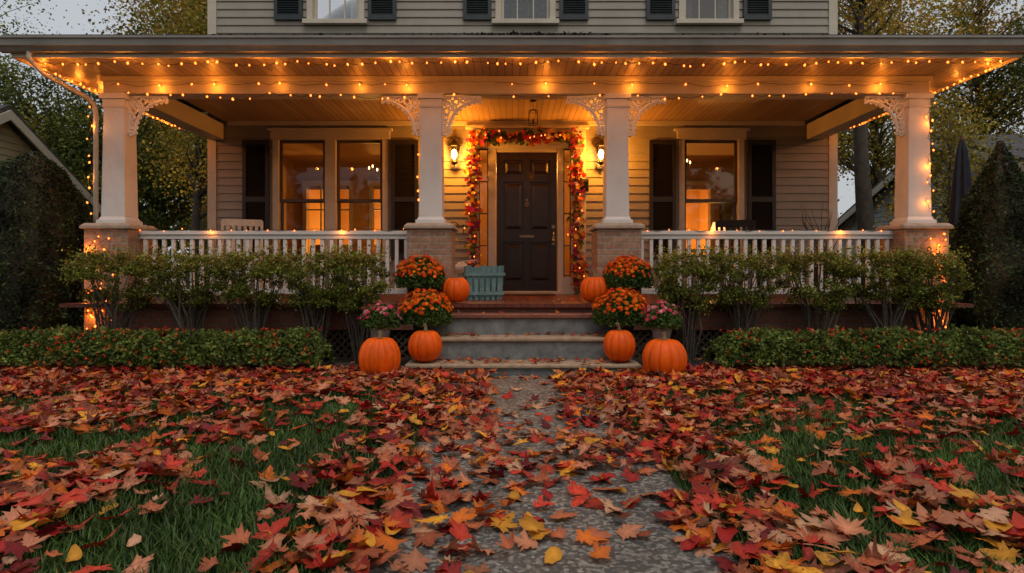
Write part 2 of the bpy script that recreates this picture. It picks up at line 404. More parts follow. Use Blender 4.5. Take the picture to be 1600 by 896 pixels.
MB().box(-.8,.8,-.4,.4,.1,.42).make('seat','sofa',r,bevel=.04); MB().box(-.8,.8,.25,.42,.42,.9).make('backrest','sofa',r,bevel=.05)
for s in(-1,1): MB().box(s*.9-.1,s*.9+.1,-.4,.42,.1,.62).make('armrest','sofa',r,bevel=.04)

def window(x0,x1,z0,z1,units,upper=False):
    mb=MB(); cw=.09
    yb,yf=WY+.12,WY-.035
    mb.box(x0,x0+cw,yf,yb,z0,z1); mb.box(x1-cw,x1,yf,yb,z0,z1)
    mb.box(x0-.03,x1+.03,yf-.015,yb,z1,z1+.13); mb.box(x0-.07,x1+.07,yf-.05,yb,z1+.13,z1+.17)
    mb.box(x0-.05,x1+.05,yf-.06,yb,z0-.07,z0)
    W=(x1-x0-2*cw); mull=.17; uw=(W-mull*(units-1))/units
    for i in range(units-1):
        a=x0+cw+(i+1)*uw+i*mull; mb.box(a,a+mull,yf,yb,z0,z1)
    wo=hp(mb,'window','trim',.004)
    sb=MB(); gb=MB()
    for i in range(units):
        a=x0+cw+i*(uw+mull); b_=a+uw; zm=(z0+z1)/2-.03 if not upper else z0+.75
        for q,(za,zb,yy) in enumerate(((z0,zm+.02,WY+.06),(zm-.02,z1,WY+.02))):
            sb.box(a,a+.045,yy,yy+.035,za,zb); sb.box(b_-.045,b_,yy,yy+.035,za,zb)
            sb.box(a+.045,b_-.045,yy,yy+.035,za,za+.05); sb.box(a+.045,b_-.045,yy,yy+.035,zb-.045,zb)
            if upper:
                for f in(1/3,2/3): sb.box(a+(b_-a)*f-.01,a+(b_-a)*f+.01,yy+.005,yy+.03,za+.05,zb-.045)
                sb.box(a+.045,b_-.045,yy+.007,yy+.028,(za+zb)/2-.01,(za+zb)/2+.01)
            gb.quad((a+.03,yy+.018,za+.03),(b_-.03,yy+.018,za+.03),(b_-.03,yy+.018,zb-.03),(a+.03,yy+.018,zb-.03))
    hp(sb,'sash','trim' if upper else 'sash',.003,parent=wo); hp(gb,'pane','upglass' if upper else 'glass',parent=wo)
    return wo
lw=window(-3.73,-1.93,1.22,3.06,2); rw=window(2.60,3.62,1.22,3.06,1)
w1=window(-3.20,-2.30,4.92,6.25,1,True); w2=window(-.26,.68,4.92,6.25,1,True); w3=window(2.60,3.54,4.92,6.25,1,True)
def curtain(x0,x1,z0,z1,y,parent):
    mb=MB(); n=40
    for i in range(n):
        xa=x0+(x1-x0)*i/n; xb=x0+(x1-x0)*(i+1)/n
        f=lambda x:y+.02*math.sin(x*55)
        mb.quad((xa,f(xa),z0),(xb,f(xb),z0),(xb,f(xb),z1),(xa,f(xa),z1))
    hp(mb,'curtain','curtain',parent=parent,smooth=True)
curtain(-.18,.60,4.95,6.2,WY+.16,w2)
curtain(-3.12,-2.92,4.95,6.2,WY+.16,w1); curtain(-2.56,-2.38,4.95,6.2,WY+.16,w1); curtain(3.26,3.46,4.95,6.2,WY+.16,w3); curtain(2.68,2.86,4.95,6.2,WY+.16,w3)
def shutter(x0,x1,z0,z1,mat):
    mb=MB(); y0,y1=WY-.06,WY-.02; s=.055
    mb.box(x0,x0+s,y0,y1,z0,z1); mb.box(x1-s,x1,y0,y1,z0,z1)
    zm=(z0+z1)/2
    for a,b_ in((z0,z0+.08),(zm-.04,zm+.04),(z1-.07,z1)): mb.box(x0+s,x1-s,y0+.002,y1,a,b_)
    for a,b_ in((z0+.08,zm-.04),(zm+.04,z1-.07)):
        z=a+.012
        while z<b_-.03:
            mb.quad((x0+s,y0+.006,z),(x1-s,y0+.006,z),(x1-s,y1-.004,z+.034),(x0+s,y1-.004,z+.034)); z+=.036
    mb.quad((x0+s,y1-.002,z0),(x1-s,y1-.002,z0),(x1-s,y1-.002,z1),(x0+s,y1-.002,z1))
    hp(mb,'shutter',mat)
for a,b_ in((-4.19,-3.78),(-1.88,-1.46),(2.14,2.55),(3.67,4.10)): shutter(a,b_,1.2,3.05,'shutter')
for a,b_ in((-3.70,-3.26),(-2.24,-1.80),(-.76,-.32),(.74,1.19),(2.09,2.54),(3.60,4.04)): shutter(a,b_,4.92,6.25,'shutter_up')

# entry surround
mb=MB(); y0,y1=WY-.05,WY+.1
for a,b_ in((-.67,-.52),(-.37,-.25),(.71,.80),(1.00,1.15)): mb.box(a,b_,y0,y1,FZ,2.92)
for a,b_ in((-.52,-.37),(.80,1.0)): mb.box(a,b_,y0+.012,y1,FZ,.92)
mb.box(.92,1.0,y0+.006,y1,.92,2.92)
mb.box(-.67,1.15,y0-.006,y1,2.92,3.22); mb.box(-.72,1.20,y0-.05,y1,3.22,3.27)
mb.box(-.25,.71,y0+.01,y1,2.86,2.92); mb.box(-.50,.98,y0-.02,y0+.02,2.98,3.02)
mb.box(-.3,.76,y0-.03,y1,FZ,.70)
sur=hp(mb,'door_surround','trim',.005)
for a,b_ in((-.52,-.37),(.80,.92)):
    mb=MB(); mb.quad((a,WY+.02,.92),(b_,WY+.02,.92),(b_,WY+.02,2.92),(a,WY+.02,2.92)); hp(mb,'sidelight_pane','glass',parent=sur)
    mb=MB(); mb.box(a,a+.018,WY-.006,WY+.016,.92,2.92); mb.box(b_-.018,b_,WY-.006,WY+.016,.92,2.92)
    for z in(.93,1.4,1.9,2.4,2.9): mb.box(a+.018,b_-.018,WY-.005,WY+.015,z,z+.018)
    hp(mb,'sidelight_muntin','sash',parent=sur)
# door
dx0,dx1,dz0,dz1=-.24,.70,.70,2.86; dc=(dx0+dx1)/2
mb=MB(); mb.box(dx0,dx1,WY+.0,WY+.045,dz0,dz1)
ya=WY-.022
cols=[(dx0,dx0+.10),(dc-.045,dc+.045),(dx1-.10,dx1)]
for a,b_ in cols: mb.box(a,b_,ya,WY,dz0,dz1)
rows=[(dz0,.84),(1.46,1.64),(2.40,2.50),(2.74,dz1)]
for a,b_ in rows:
    mb.box(cols[0][1],cols[1][0],ya,WY,a,b_); mb.box(cols[1][1],cols[2][0],ya,WY,a,b_)
for (xa,xb) in((cols[0][1],cols[1][0]),(cols[1][1],cols[2][0])):
    for (za,zb) in((.84,1.46),(1.64,2.40),(2.50,2.74)):
        k=len(mb.v); i=.03
        mb.v+=[(xa+i,WY-.001,za+i),(xb-i,WY-.001,za+i),(xb-i,WY-.001,zb-i),(xa+i,WY-.001,zb-i)]
        j=.07; mb.v+=[(xa+j,ya,za+j),(xb-j,ya,za+j),(xb-j,ya,zb-j),(xa+j,ya,zb-j)]
        mb.f+=[(k+4,k+5,k+6,k+7)]+[(k+q,k+(q+1)%4,k+4+(q+1)%4,k+4+q) for q in range(4)]
door=hp(mb,'front_door','door',.004)
mb=MB()
def sph(mb,c,r,sx=1,sy=1,sz=1,n=10):
    k=len(mb.v)
    for i in range(n+1):
        ph=math.pi*i/n
        for j in range(n): a=2*math.pi*j/n; mb.v.append((c[0]+sx*r*math.sin(ph)*math.cos(a),c[1]+sy*r*math.sin(ph)*math.sin(a),c[2]+sz*r*math.cos(ph)))
    for i in range(n):
        for j in range(n): mb.f.append((k+i*n+j,k+i*n+(j+1)%n,k+(i+1)*n+(j+1)%n,k+(i+1)*n+j))
sph(mb,(.645,WY-.06,1.48),.03); mb.tube([(.645,WY-.01,1.48),(.645,WY-.06,1.48)],.012)
mb.tube([(.645,WY-.02,1.7),(.645,WY-.04,1.7)],.028,12)
mb.tube([(.645,WY-.03,1.62),(.645,WY-.06,1.58),(.645,WY-.06,1.5)],.009)
mb.box(.622,.668,WY-.03,WY-.023,1.42,1.56)
hp(mb,'door_handle','brass',parent=door)
mb=MB(); mb.box(dc-.11,dc+.11,WY-.034,WY-.023,1.53,1.57); mb.box(dc-.09,dc+.09,WY-.040,WY-.030,1.54,1.56); hp(mb,'mail_slot','brass',.003,parent=door)
mb=MB(); mb.tube([(dc,WY-.02,2.12),(dc,WY-.034,2.12)],.018,12); mb.tube([(dc+.02*math.cos(a),WY-.036,2.05+.03*math.sin(a)) for a in np.linspace(0,6.28,12,endpoint=False)],.005,6,True); hp(mb,'door_knocker','brass',parent=door)

# porch columns and pedestals
colx=[-4.61,-.94,1.22,4.71]; CY=7.3
for x in colx:
    s=.5
    mb=MB(); mb.box(x-s/2,x+s/2,CY-s/2,CY+s/2,0,1.49); pd=hp(mb,'pedestal','brick')
    mb=MB(); mb.tbox(x,CY,1.49,1.52,s+.07,s+.07).tbox(x,CY,1.52,1.555,s+.07,s-.0); hp(mb,'pedestal_cap','cap',.006,parent=pd)
    mb=MB(); mb.tbox(x,CY,1.555,1.60,.34,.34).tbox(x,CY,1.60,1.64,.31,.275)
    mb.tbox(x,CY,1.64,2.93,.27,.235).tbox(x,CY,2.90,2.93,.255,.27).tbox(x,CY,2.93,3.0,.25,.25).tbox(x,CY,3.0,3.058,.30,.31)
    hp(mb,'porch_column','white',.005)
mb=MB(); mb.box(-4.73,4.83,7.18,7.42,3.06,3.30); mb.box(-4.73,-4.49,7.42,WY-.03,3.058,3.30); mb.box(4.59,4.83,7.42,WY-.03,3.058,3.30)
mb.box(-4.75,4.85,7.15,7.18,3.20,3.257); mb.box(-4.49,4.59,7.42,7.46,3.28,3.348)
mb.box(WX0+.3,WX1-.5,WY-.06,WY-.02,3.275,3.348)
hp(mb,'porch_beam','trim',.004)
mb=MB(); mb.box(-4.49,4.59,7.42,WY,3.35,3.37); hp(mb,'porch_ceiling','ceil')
mb=MB(); mb.box(-5.2,5.3,6.5,7.18,3.26,3.275); mb.box(-5.2,-4.73,7.18,WY,3.26,3.275); mb.box(4.83,5.3,7.18,WY,3.26,3.275); hp(mb,'soffit','soffit')
mb=MB(); mb.box(-5.22,5.32,6.47,6.5,3.235,3.42); mb.box(-5.23,-5.2,6.5,WY+.2,3.235,3.42); mb.box(5.3,5.33,6.5,WY+.2,3.235,3.42); hp(mb,'fascia','trim')
mb=MB(); prof=[(6.468,3.275),(6.41,3.277),(6.385,3.31),(6.365,3.325),(6.355,3.385),(6.340,3.395),(6.340,3.415),(6.468,3.415)]
mb.prism(prof,-5.30,5.40); hp(mb,'gutter','gutter')
mb=MB(); mb.prism([(6.42,3.425),(6.42,3.455),(9.72,4.35),(9.72,3.5)],-5.28,5.38); hp(mb,'porch_roof','shingle')
mb=MB(); mb.tube([(-5.0,6.43,3.28),(-5.0,6.43,3.20),(-4.97,6.60,3.10),(-4.83,7.05,2.98),(-4.80,7.14,2.92),(-4.80,7.16,2.8),(-4.80,7.16,1.66),(-4.86,7.25,1.6),(-4.92,7.5,1.5),(-4.92,7.6,1.4),(-4.92,7.6,.1)],.026,10)
hp(mb,'downspout','trim',smooth=True)
mb=MB(); mb.box(-4.95,5.05,6.78,WY,FZ-.04,FZ); hp(mb,'porch_floor','floorwood')
mb=MB(); mb.box(-4.36,5.0-.54,6.84,6.95,.36,FZ-.042); hp(mb,'porch_skirt','redbrick')
for x0,x1 in((-4.36,-1.1),(1.3,4.46)):
    mb=MB(); x=x0
    while x<x1:
        R1=Matrix.Rotation(math.radians(45),3,'Y'); R2=Matrix.Rotation(math.radians(-45),3,'Y')
        mb.box(-.012,.012,-.005,.004,-.24,.24,R1,(x,6.90,.19)); mb.box(-.012,.012,.006,.014,-.24,.24,R2,(x,6.90,.19)); x+=.085
    mb.box(x0,x1,6.87,6.93,.0,.05)
    hp(mb,'lattice_skirt','lattice')
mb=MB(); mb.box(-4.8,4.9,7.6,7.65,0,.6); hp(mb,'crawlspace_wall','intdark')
for x0,x1 in((-4.36,-1.19),(1.47,4.46)):
    mb=MB(); mb.box(x0,x1,7.25,7.35,1.435,1.48); mb.box(x0,x1,7.27,7.33,1.385,1.435); mb.box(x0,x1,7.26,7.34,.74,.80)
    n=int((x1-x0)/.108)
    for i in range(n):
        x=x0+(i+.5)*(x1-x0)/n; mb.box(x-.02,x+.02,7.28,7.32,.80,1.385)
    for x in(x0+.01,(x0+x1)/2,x1-.05): mb.box(x,x+.04,7.27,7.33,FZ,.74)
    hp(mb,'porch_railing','white',.003)
def bracket(x,s):
    mb=MB(); y=7.26; zt=3.055; Hb=.44; Lb=.46
    X=lambda u:x+s*u
    def bx(a,b_,z0,z1,t=.016): mb.box(min(X(a),X(b_)),max(X(a),X(b_)),y-t,y+t,z0,z1)
    bx(0,Lb,zt-.026,zt); bx(0,.026,zt-Hb,zt-.026)
    def ring(u,w,r,t=.013,n=14):
        pts=[(X(u+r*math.cos(a)),y,zt-w+r*math.sin(a)) for a in np.linspace(0,6.283,n,endpoint=False)]
        mb.tube(pts,t,5,True)
    arc=[]
    for i in range(19):
        a=i/18*math.pi/2
        arc.append((X(.44-.36*math.sin(a)),y,zt-.42+.36*math.cos(a)))
    mb.tube(arc,.018,6)
    for i in range(0,19,2):
        p=arc[i]; mb.tube([(p[0]+s*.015*math.cos(q)+s*.014,y,p[2]+.015*math.sin(q)-.014) for q in np.linspace(0,6.28,8,endpoint=False)],.008,5,True)
    for u,w,r in((.08,.08,.048),(.175,.065,.034),(.065,.175,.034),(.15,.145,.030),(.25,.052,.024),(.052,.25,.024),(.315,.045,.018),(.045,.315,.018),(.37,.04,.013),(.04,.37,.013)):
        ring(u,w,r)
        if r>.04: ring(u,w,r*.45,.009)
    mb.tube([(X(.02),y,zt-.02),(X(.19),y,zt-.19)],.010,5)
    ring(.44,.05,.022); ring(.04,.44,.022)
    hp(mb,'fretwork_bracket','lace')
for x,s in((-4.49,1),(-1.055,-1),(-.825,1),(1.105,-1),(1.335,1),(4.59,-1)): bracket(x,s)

# ------------------------------------------------------------ steps
st=thing('porch_steps',(PX,6.2,0),'weathered stone steps with tan treads and scattered leaves','steps')
SI=Matrix.Translation((PX,6.2,0)).inverted(); SX0,SX1=-1.02,1.23
def sp_(mb,name,mat,bev=.006):
    o=mb.make(name,mat,None,None,False,bev); o.parent=st; o.matrix_parent_inverse=SI
for q in((5.91,6.22,.08),(6.23,6.52,.30),(6.53,6.80,.51)):
    mb=MB(); mb.box(SX0+.02,SX1-.02,q[0],q[1],-.02,q[2]); sp_(mb,'riser','stone')
mb=MB(); mb.box(SX0,SX1,5.88,6.225,.082,.12); sp_(mb,'tread','tread',.012); mb=MB(); mb.box(SX0,SX1,6.20,6.525,.302,.34); sp_(mb,'tread','tread',.012)
mb=MB(); mb.box(SX0,SX1,6.50,6.838,.512,.55); sp_(mb,'brick_tread','redbrick')

# ------------------------------------------------------------ lights strings
bm=bmesh.new(); bmesh.ops.create_icosphere(bm,subdivisions=1,radius=.0112)
for v in bm.verts: v.co.z*=1.35
bulb_me=bpy.data.meshes.new('bulb'); bm.to_mesh(bulb_me); bm.free(); bulb_me.materials.append(M['bulb'])
def string(pts,nb,label,glow=0,gw=0.0,jit=.012,sc_=1.0,drop=.02):
    pts=[Vector(p) for p in pts]; seg=[(b_-a).length for a,b_ in zip(pts[:-1],pts[1:])]; T=sum(seg)
    def at(t):
        d=t*T
        for i,s_ in enumerate(seg):
            if d<=s_ or i==len(seg)-1: return pts[i].lerp(pts[i+1],min(1,d/s_ if s_ else 0))
            d-=s_
    root=thing('string_light',tuple(pts[0]),label,'string lights','warm string lights on the porch')
    inv=Matrix.Translation(pts[0]).inverted()
    bp_=[]; cab=[]
    ts=[(i+.5+random.uniform(-.36,.36))/nb for i in range(nb)]
    for i,t in enumerate(ts):
        p=at(t)+Vector((random.uniform(-jit,jit),random.uniform(-.004,.004),random.uniform(-jit,jit)))
        bp_.append(p); cab.append(p+Vector((0,.006,.018)))
        if i<nb-1: cab.append(at((t+ts[i+1])/2)+Vector((0,0.004,random.uniform(-.012,.004))))
    mb=MB(); mb.tube([pts[0]]+cab+[pts[-1]],.0028,5); c=mb.make('cable','wire'); c.parent=root; c.matrix_parent_inverse=inv
    for i,p in enumerate(bp_):
        o=bpy.data.objects.new('bulb',bulb_me); COL.objects.link(o); o.parent=root; o.location=p-pts[0]
        o.rotation_euler=(random.uniform(-.5,.5),random.uniform(-.5,.5),0); q=sc_*random.uniform(.7,1.2); o.scale=(q,q,q)
        if glow and i%glow==glow//2:
            l=bpy.data.lights.new('bulb_glow','POINT'); l.energy=gw*random.uniform(.6,1.4); l.color=(1,.28,.025); l.shadow_soft_size=.02
            lo=bpy.data.objects.new('bulb_glow',l); COL.objects.link(lo); lo.parent=root; lo.location=p-pts[0]+Vector((0,-.035,-drop))
    return root
def sag(a,b_,n,s):
    out=[]
    for i in range(n):
        ss=s*random.uniform(.3,1.7)
        for j in range(6):
            t=(i+j/6)/n; q=j/6; p=Vector(a).lerp(Vector(b_),t); p.z-=ss*4*q*(1-q); out.append(p)
    out.append(Vector(b_)); return out
string(sag((-5.1,6.56,3.22),(5.2,6.56,3.22),11,.025),74,'warm bulb string under the front eave',5,2.2,drop=.07)
string(sag((-4.45,7.12,3.05),(-1.07,7.12,3.04),4,.045),17,'warm bulb string drooping below the porch beam')
string(sag((-.8,7.12,3.03),(1.08,7.12,3.03),1,.02),4,'warm bulb string below the beam over the entry')
string(sag((1.36,7.12,3.04),(4.56,7.12,3.05),3,.05),13,'warm bulb string drooping below the porch beam')
string(sag((-4.6,7.13,3.15),(-.9,7.13,3.17),4,.02),10,'warm bulb string pinned to the beam face',2,1.1)
string(sag((-.2,7.13,3.17),(4.6,7.13,3.15),5,.02),10,'warm bulb string pinned to the beam face',2,1.1)
for xx in(-5.12,5.22):
    string(sag((xx,6.58,3.225),(xx,9.6,3.225),5,.015),30,'warm bulb string under the side eave',5,2.6,drop=.05)
def wind(x,z0,z1,n,lab,y=7.14,wob=.03,g_=4,ph=0,gw=.5):
    pts=[(x+wob*math.sin(i*1.7+ph),y+.01*math.cos(i*2.3),z1+(z0-z1)*i/20) for i in range(21)]
    string(pts,n,lab,g_,gw,.01,.95)
wind(-4.86,1.62,3.0,10,'warm bulb string running down the downspout',gw=.8); wind(-4.75,.15,1.45,20,'warm bulb string down the brick pedestal',y=7.03,wob=.09,gw=1.2); wind(-4.60,.15,1.4,13,'warm bulb string down the brick pedestal',y=7.03,wob=.12,g_=0,ph=2)
wind(4.82,1.62,3.0,12,'warm bulb string running down the corner column',wob=.06,gw=.8); wind(4.86,.1,1.45,20,'warm bulb string down the brick pedestal',y=7.03,wob=.07,gw=1.2); wind(4.70,.2,1.4,13,'warm bulb string down the brick pedestal',y=7.03,wob=.12,g_=0,ph=2)
wind(-1.09,1.7,2.4,4,'warm bulb string on the entry column',y=7.17,wob=.01,g_=0)
string(sag((-4.4,7.24,1.495),(-1.2,7.24,1.495),6,.012),13,'faint warm bulb string laid along the railing',6,.5,sc_=.6)
string(sag((1.46,7.24,1.495),(4.46,7.24,1.495),6,.012),12,'faint warm bulb string laid along the railing',6,.5,sc_=.6)

# ------------------------------------------------------------ wall lanterns
def lantern():
    r=thing('wall_lantern',(-.89,WY,2.85),'lit black iron carriage lantern on the siding','wall lantern','wall lanterns beside the door')
    mb=MB(); cy=-.14
    mb.tbox(0,-.02,-.08,.12,.10,.10,.02,.02)
    mb.tube([(0,-.02,.05),(0,-.08,.10),(0,cy,.22),(0,cy,.20)],.008)
    for z,w in((-.17,.055),(.08,.085)):
        for a in range(6):
            a0=a*math.pi/3; a1=a0+math.pi/3
            mb.tube([(w*math.cos(a0),cy+w*math.sin(a0),z),(w*math.cos(a1),cy+w*math.sin(a1),z)],.007,5)
    for a in range(6):
        a0=a*math.pi/3; mb.tube([(.055*math.cos(a0),cy+.055*math.sin(a0),-.17),(.085*math.cos(a0),cy+.085*math.sin(a0),.08)],.005,5)
    mb.lathe([(.10,.08),(.095,.095),(.05,.15),(.02,.17),(.012,.20),(.018,.215),(.002,.23)],(0,cy,0),6)
    mb.lathe([(.002,-.24),(.015,-.225),(.012,-.21),(.05,-.18),(.055,-.17)],(0,cy,0),6)
    mb.make('lantern_frame','metal',r)
    mb=MB()
    for a in range(6):
        a0=a*math.pi/3; a1=a0+math.pi/3; c,s=math.cos,math.sin
        mb.quad((.053*c(a0),cy+.053*s(a0),-.17),(.053*c(a1),cy+.053*s(a1),-.17),(.083*c(a1),cy+.083*s(a1),.08),(.083*c(a0),cy+.083*s(a0),.08))
    mb.make('lantern_glass','lglass',r)
    mb=MB(); sph(mb,(0,cy,-.04),.042,sz=1.8); mb.make('lantern_bulb','lampbulb',r,smooth=True)
    l=bpy.data.lights.new('lantern_lamp','POINT'); l.energy=66; l.color=(1,.34,.03); l.shadow_soft_size=.06
    lo=bpy.data.objects.new('lantern_lamp',l); COL.objects.link(lo); lo.parent=r; lo.location=(0,cy-.20,-.04)
    return r
la=lantern(); copy_thing(la,(1.37,WY,2.85))
r=thing('hanging_lantern',(.29,8.5,3.35),'small unlit black hanging lantern under the porch ceiling','hanging lantern')
mb=MB(); mb.lathe([(.04,0),(.045,-.015),(.01,-.025)],(0,0,0),12); mb.tube([(0,0,-.02),(0,0,-.14)],.003,6)
for z in(-.16,-.33): mb.tube([(.06,.06,z),(-.06,.06,z),(-.06,-.06,z),(.06,-.06,z)],.0035,5,True)
for a,b_ in((1,1),(1,-1),(-1,1),(-1,-1)):
    mb.tube([(.06*a,.06*b_,-.16),(.06*a,.06*b_,-.33)],.003,5); mb.tube([(.06*a,.06*b_,-.16),(0,0,-.12)],.004,5)
mb.tube([(0,0,-.33),(0,0,-.26)],.010,8)
mb.make('lantern_frame','metal',r)
r=thing('wall_mailbox',(1.12,WY-.06,2.33),'small black metal mailbox beside the door','mailbox')
mb=MB(); mb.box(-.06,.06,-.09,-.01,-.09,.06); mb.prism([(-.10,.06),(-.01,.06),(-.01,.11),(-.03,.11)],-.065,.065); mb.make('box','metal',r,bevel=.005)
r=thing('door_ornament',(dc+.07,WY-.035,2.49),'small dried leaf star ornament hung on the door','door ornament')
mb=MB()
for i in range(9):
    a=i*2*math.pi/9+.2; l=.10 if i%2 else .07
    mb.quad((0,-.01,0),(l*.5*math.cos(a-.25),-.02,l*.5*math.sin(a-.25)),(l*math.cos(a),-.012,l*math.sin(a)),(l*.5*math.cos(a+.25),-.02,l*.5*math.sin(a+.25)))
mb.make('star','lattice',r)
r=thing('iron_scroll_hook',(-.92,WY-.03,1.70),'black wrought iron scroll hook on the siding','iron hook')
mb=MB(); mb.tube([(.09*math.cos(a)*(1-a/9),-.03,.09*math.sin(a)*(1-a/9)) for a in np.linspace(0,7,24)],.007,6); mb.tube([(.09,-.03,0),(.17,-.03,.03),(.17,-.03,-.1)],.007,6); mb.tube([(-.05,0,0),(-.05,-.03,0)],.008,6); mb.make('scroll','metal',r)

r=thing('chandelier',(3.05,11.4,3.32),'lit brass candle chandelier hanging in the dining room','chandelier')
mb=MB(); mb.tube([(0,0,0),(0,0,-.35)],.006,6); mb.lathe([(.01,-.30),(.03,-.36),(.015,-.45),(.035,-.5),(.005,-.54)],n=12)
for i in range(6):
    a=i*math.pi/3; c,s=math.cos(a),math.sin(a)
    mb.tube([(.02*c,.02*s,-.46),(.1*c,.1*s,-.52),(.2*c,.2*s,-.46),(.22*c,.22*s,-.40)],.007,6); mb.tube([(.22*c,.22*s,-.41),(.22*c,.22*s,-.34)],.011,8)
mb.make('chandelier_frame','brass',r)
for i in range(6):
    a=i*math.pi/3; c,s=math.cos(a),math.sin(a); cb=MB(); sph(cb,(.22*c,.22*s,-.31),.014,sz=1.9,n=6); cb.make('candle_bulb','candle',r)
r2=copy_thing(r,(-2.45,11.6,3.25),label='lit brass candle chandelier hanging in the front room')
r['group']=r2['group']='chandeliers inside the rooms'
def tlamp(x,y,z):
    r=thing('table_lamp',(x,y,z),'glowing table lamp with a cream shade indoors','table lamp','table lamps inside the rooms')
    MB().lathe([(.07,0),(.07,.015),(.02,.03),(.045,.12),(.05,.18),(.012,.26),(.01,.32)],n=12).make('lamp_base','brass',r,smooth=True)
    MB().lathe([(.15,.30),(.09,.50)],n=20).make('lamp_shade','shade',r,smooth=True)
    return r
t=tlamp(3.75,11.3,1.40)
def pl(name,loc,e,c=(1,.42,.08),s=.1):
    l=bpy.data.lights.new(name,'POINT'); l.energy=e; l.color=c; l.shadow_soft_size=s
    o=bpy.data.objects.new(name,l); o.location=loc; COL.objects.link(o); return o
def attach(o,root):
    w=o.location.copy(); o.parent=root; o.location=w-root.location
attach(pl('table_lamp_glow',(3.6,11.2,1.65),26),t)
r=thing('side_table',(-2.25,12.4,FZ),'small dark wooden side table indoors','side table')
MB().box(-.25,.25,-.2,.2,.62,.65).make('table_top','intwood',r)
for a in(-.22,.2):
    for b_ in(-.17,.15): MB().box(a,a+.02,b_,b_+.02,0,.62).make('leg','intwood',r)
t2=copy_thing(t,(-2.25,12.4,FZ+.65))
for c in list(t2.children):
    if c.type=='LIGHT': c.location=(-.3,-.3,.25); c.data=c.data.copy(); c.data.energy=18
for nm,lc,e in(('hall_light',(.2,11.5,2.9),110),('back_room_light',(-3.2,15,1.6),210),('kitchen_light',(3.6,15.4,1.3),320)):
    o=pl(nm,lc,e); o.parent=H; o.matrix_parent_inverse=HI

# ------------------------------------------------------------ maple leaf template
half=[(0,-.38),(.15,-.38),(.42,-.44),(.37,-.30),(.50,-.18),(.31,-.10),(.50,-.02),(.76,.14),(.58,.20),(.59,.38),(.40,.31),(.24,.26),(.33,.46),(.20,.49),(.19,.64),(0,.90)]
outl=half+[(-x,y) for x,y in half[-2:0:-1]]
def leaf_template(kind):
    if kind==0: o=np.array(outl)
    elif kind==1:
        a=np.linspace(-math.pi/2,1.5*math.pi,14,endpoint=False); o=np.stack([.36*np.cos(a)*(1-.25*np.sin(a)),.62*np.sin(a)+.1],1)
    else: o=np.array(outl)*np.array([.70,1.05])
    n=len(o); V=np.zeros((2*n+1+3,3)); V[1:n+1,:2]=o*.5; V[n+1:2*n+1,:2]=o
    V[2*n+1:,:2]=[(-.015,-.3),(.015,-.3),(.05,-.85)]
    F=[(0,1+i,1+(i+1)%n) for i in range(n)]
    for i in range(n):
        j=(i+1)%n; F+=[(1+i,n+1+i,n+1+j),(1+i,n+1+j,1+j)]
    F.append((2*n+1,2*n+2,2*n+3))
    return V,np.array(F),n
T=[leaf_template(k) for k in range(3)]
PAL=np.array([(.54,.20,.10),(.50,.135,.055),(.54,.045,.02),(.40,.02,.014),(.17,.012,.014),(.68,.15,.015),(.74,.31,.025),(.56,.29,.16),(.32,.075,.03)])
PP=np.array([.17,.18,.17,.13,.08,.13,.035,.035,.09]); PP/=PP.sum()
def one_leaf(kind,col):
    V,F,n=T[kind]; V=V.copy()
    jit=rng.uniform(.88,1.1,(n,1)); V[1:n+1,:2]*=jit; V[n+1:2*n+1,:2]*=jit
    q=rng.choice([.55,.9,1.7],p=[.45,.35,.20])
    a,b_,c=rng.uniform(-.35,.65)*q,rng.uniform(-.35,.6)*q,rng.uniform(-.35,.35)*q
    x,y=V[:,0].copy(),V[:,1].copy()
    rad=np.hypot(x,y-.1); ph=rng.uniform(0,6.28); th=np.arctan2(y-.1,x)
    V[:,2]=a*x*x*1.3+b_*(y-.1)**2*.8+c*x*y+q*.16*rad**2*np.sin(th*rng.integers(2,5)+ph)*1.3+.3*abs(x)*rng.uniform(-.4,.6)+rng.normal(0,.012,len(V))
    V[:,0]*=1-.12*q*abs(a); V[:,1]*=1-.1*q*abs(b_)
    C=np.repeat(col[None],len(V),0)*rng.uniform(.85,1.1,(len(V),1)); C[0]*=1.3; C[1:n+1]*=1.05; C[n+1:2*n+1]*=.86; C[-3:]=col*.6
    return V,F,C
def nz(x,y,s,o=0): return mnoise.noise(Vector((x*s+o,y*s,o*1.7)))
def dens(x,y):
    dx=abs(x-PX); n=nz(x,y,1.3,3)+.5*nz(x,y,3.5,9)
    if dx<PW:
        if y>4.0: return (.85 if dx>.25+.06*n else .09)
        if y>3.0: return max(.15,min(.85,.36+.9*n))+(.3 if dx>.44 else 0)
        return max(.07,min(.75,.19+.8*n+ (.32 if dx>.47 else 0)))
    if dx<1.1: return max(.5,.9+.4*n) if y>2.7 else max(.28,.52+.8*n)
    if y>4.7: return max(.5,.95+.5*n)
    if y>3.6: return max(.18,.56+1.0*n)
    return max(.05,min(.85,.31+1.15*n))
leaves=[]
N=21000
for _ in range(N):
    y=rng.uniform(1.35,5.86)
    w=.9*y+1.1; x=rng.uniform(-w,w)
    if -1.02<x<1.23 and y>5.84: continue
    p=dens(x,y)
    if rng.random()> p*(w/6.4): continue
    onp=abs(x-PX)<PW
    z=(.028 if onp else .05)+rng.uniform(0,.045)*(p>.6)+rng.uniform(0,.015)
    s=rng.uniform(.048,.094) if y>3 else rng.uniform(.055,.105)
    leaves.append((x,y,z,s,rng.random()))
for _ in range(90): leaves.append((rng.uniform(-.95,1.15),6.2-abs(rng.normal(0,.12)),.135,rng.uniform(.035,.065),rng.random()))
for _ in range(60): leaves.append((rng.uniform(-.9,1.1),6.5-abs(rng.normal(0,.10)),.355,rng.uniform(.035,.06),rng.random()))
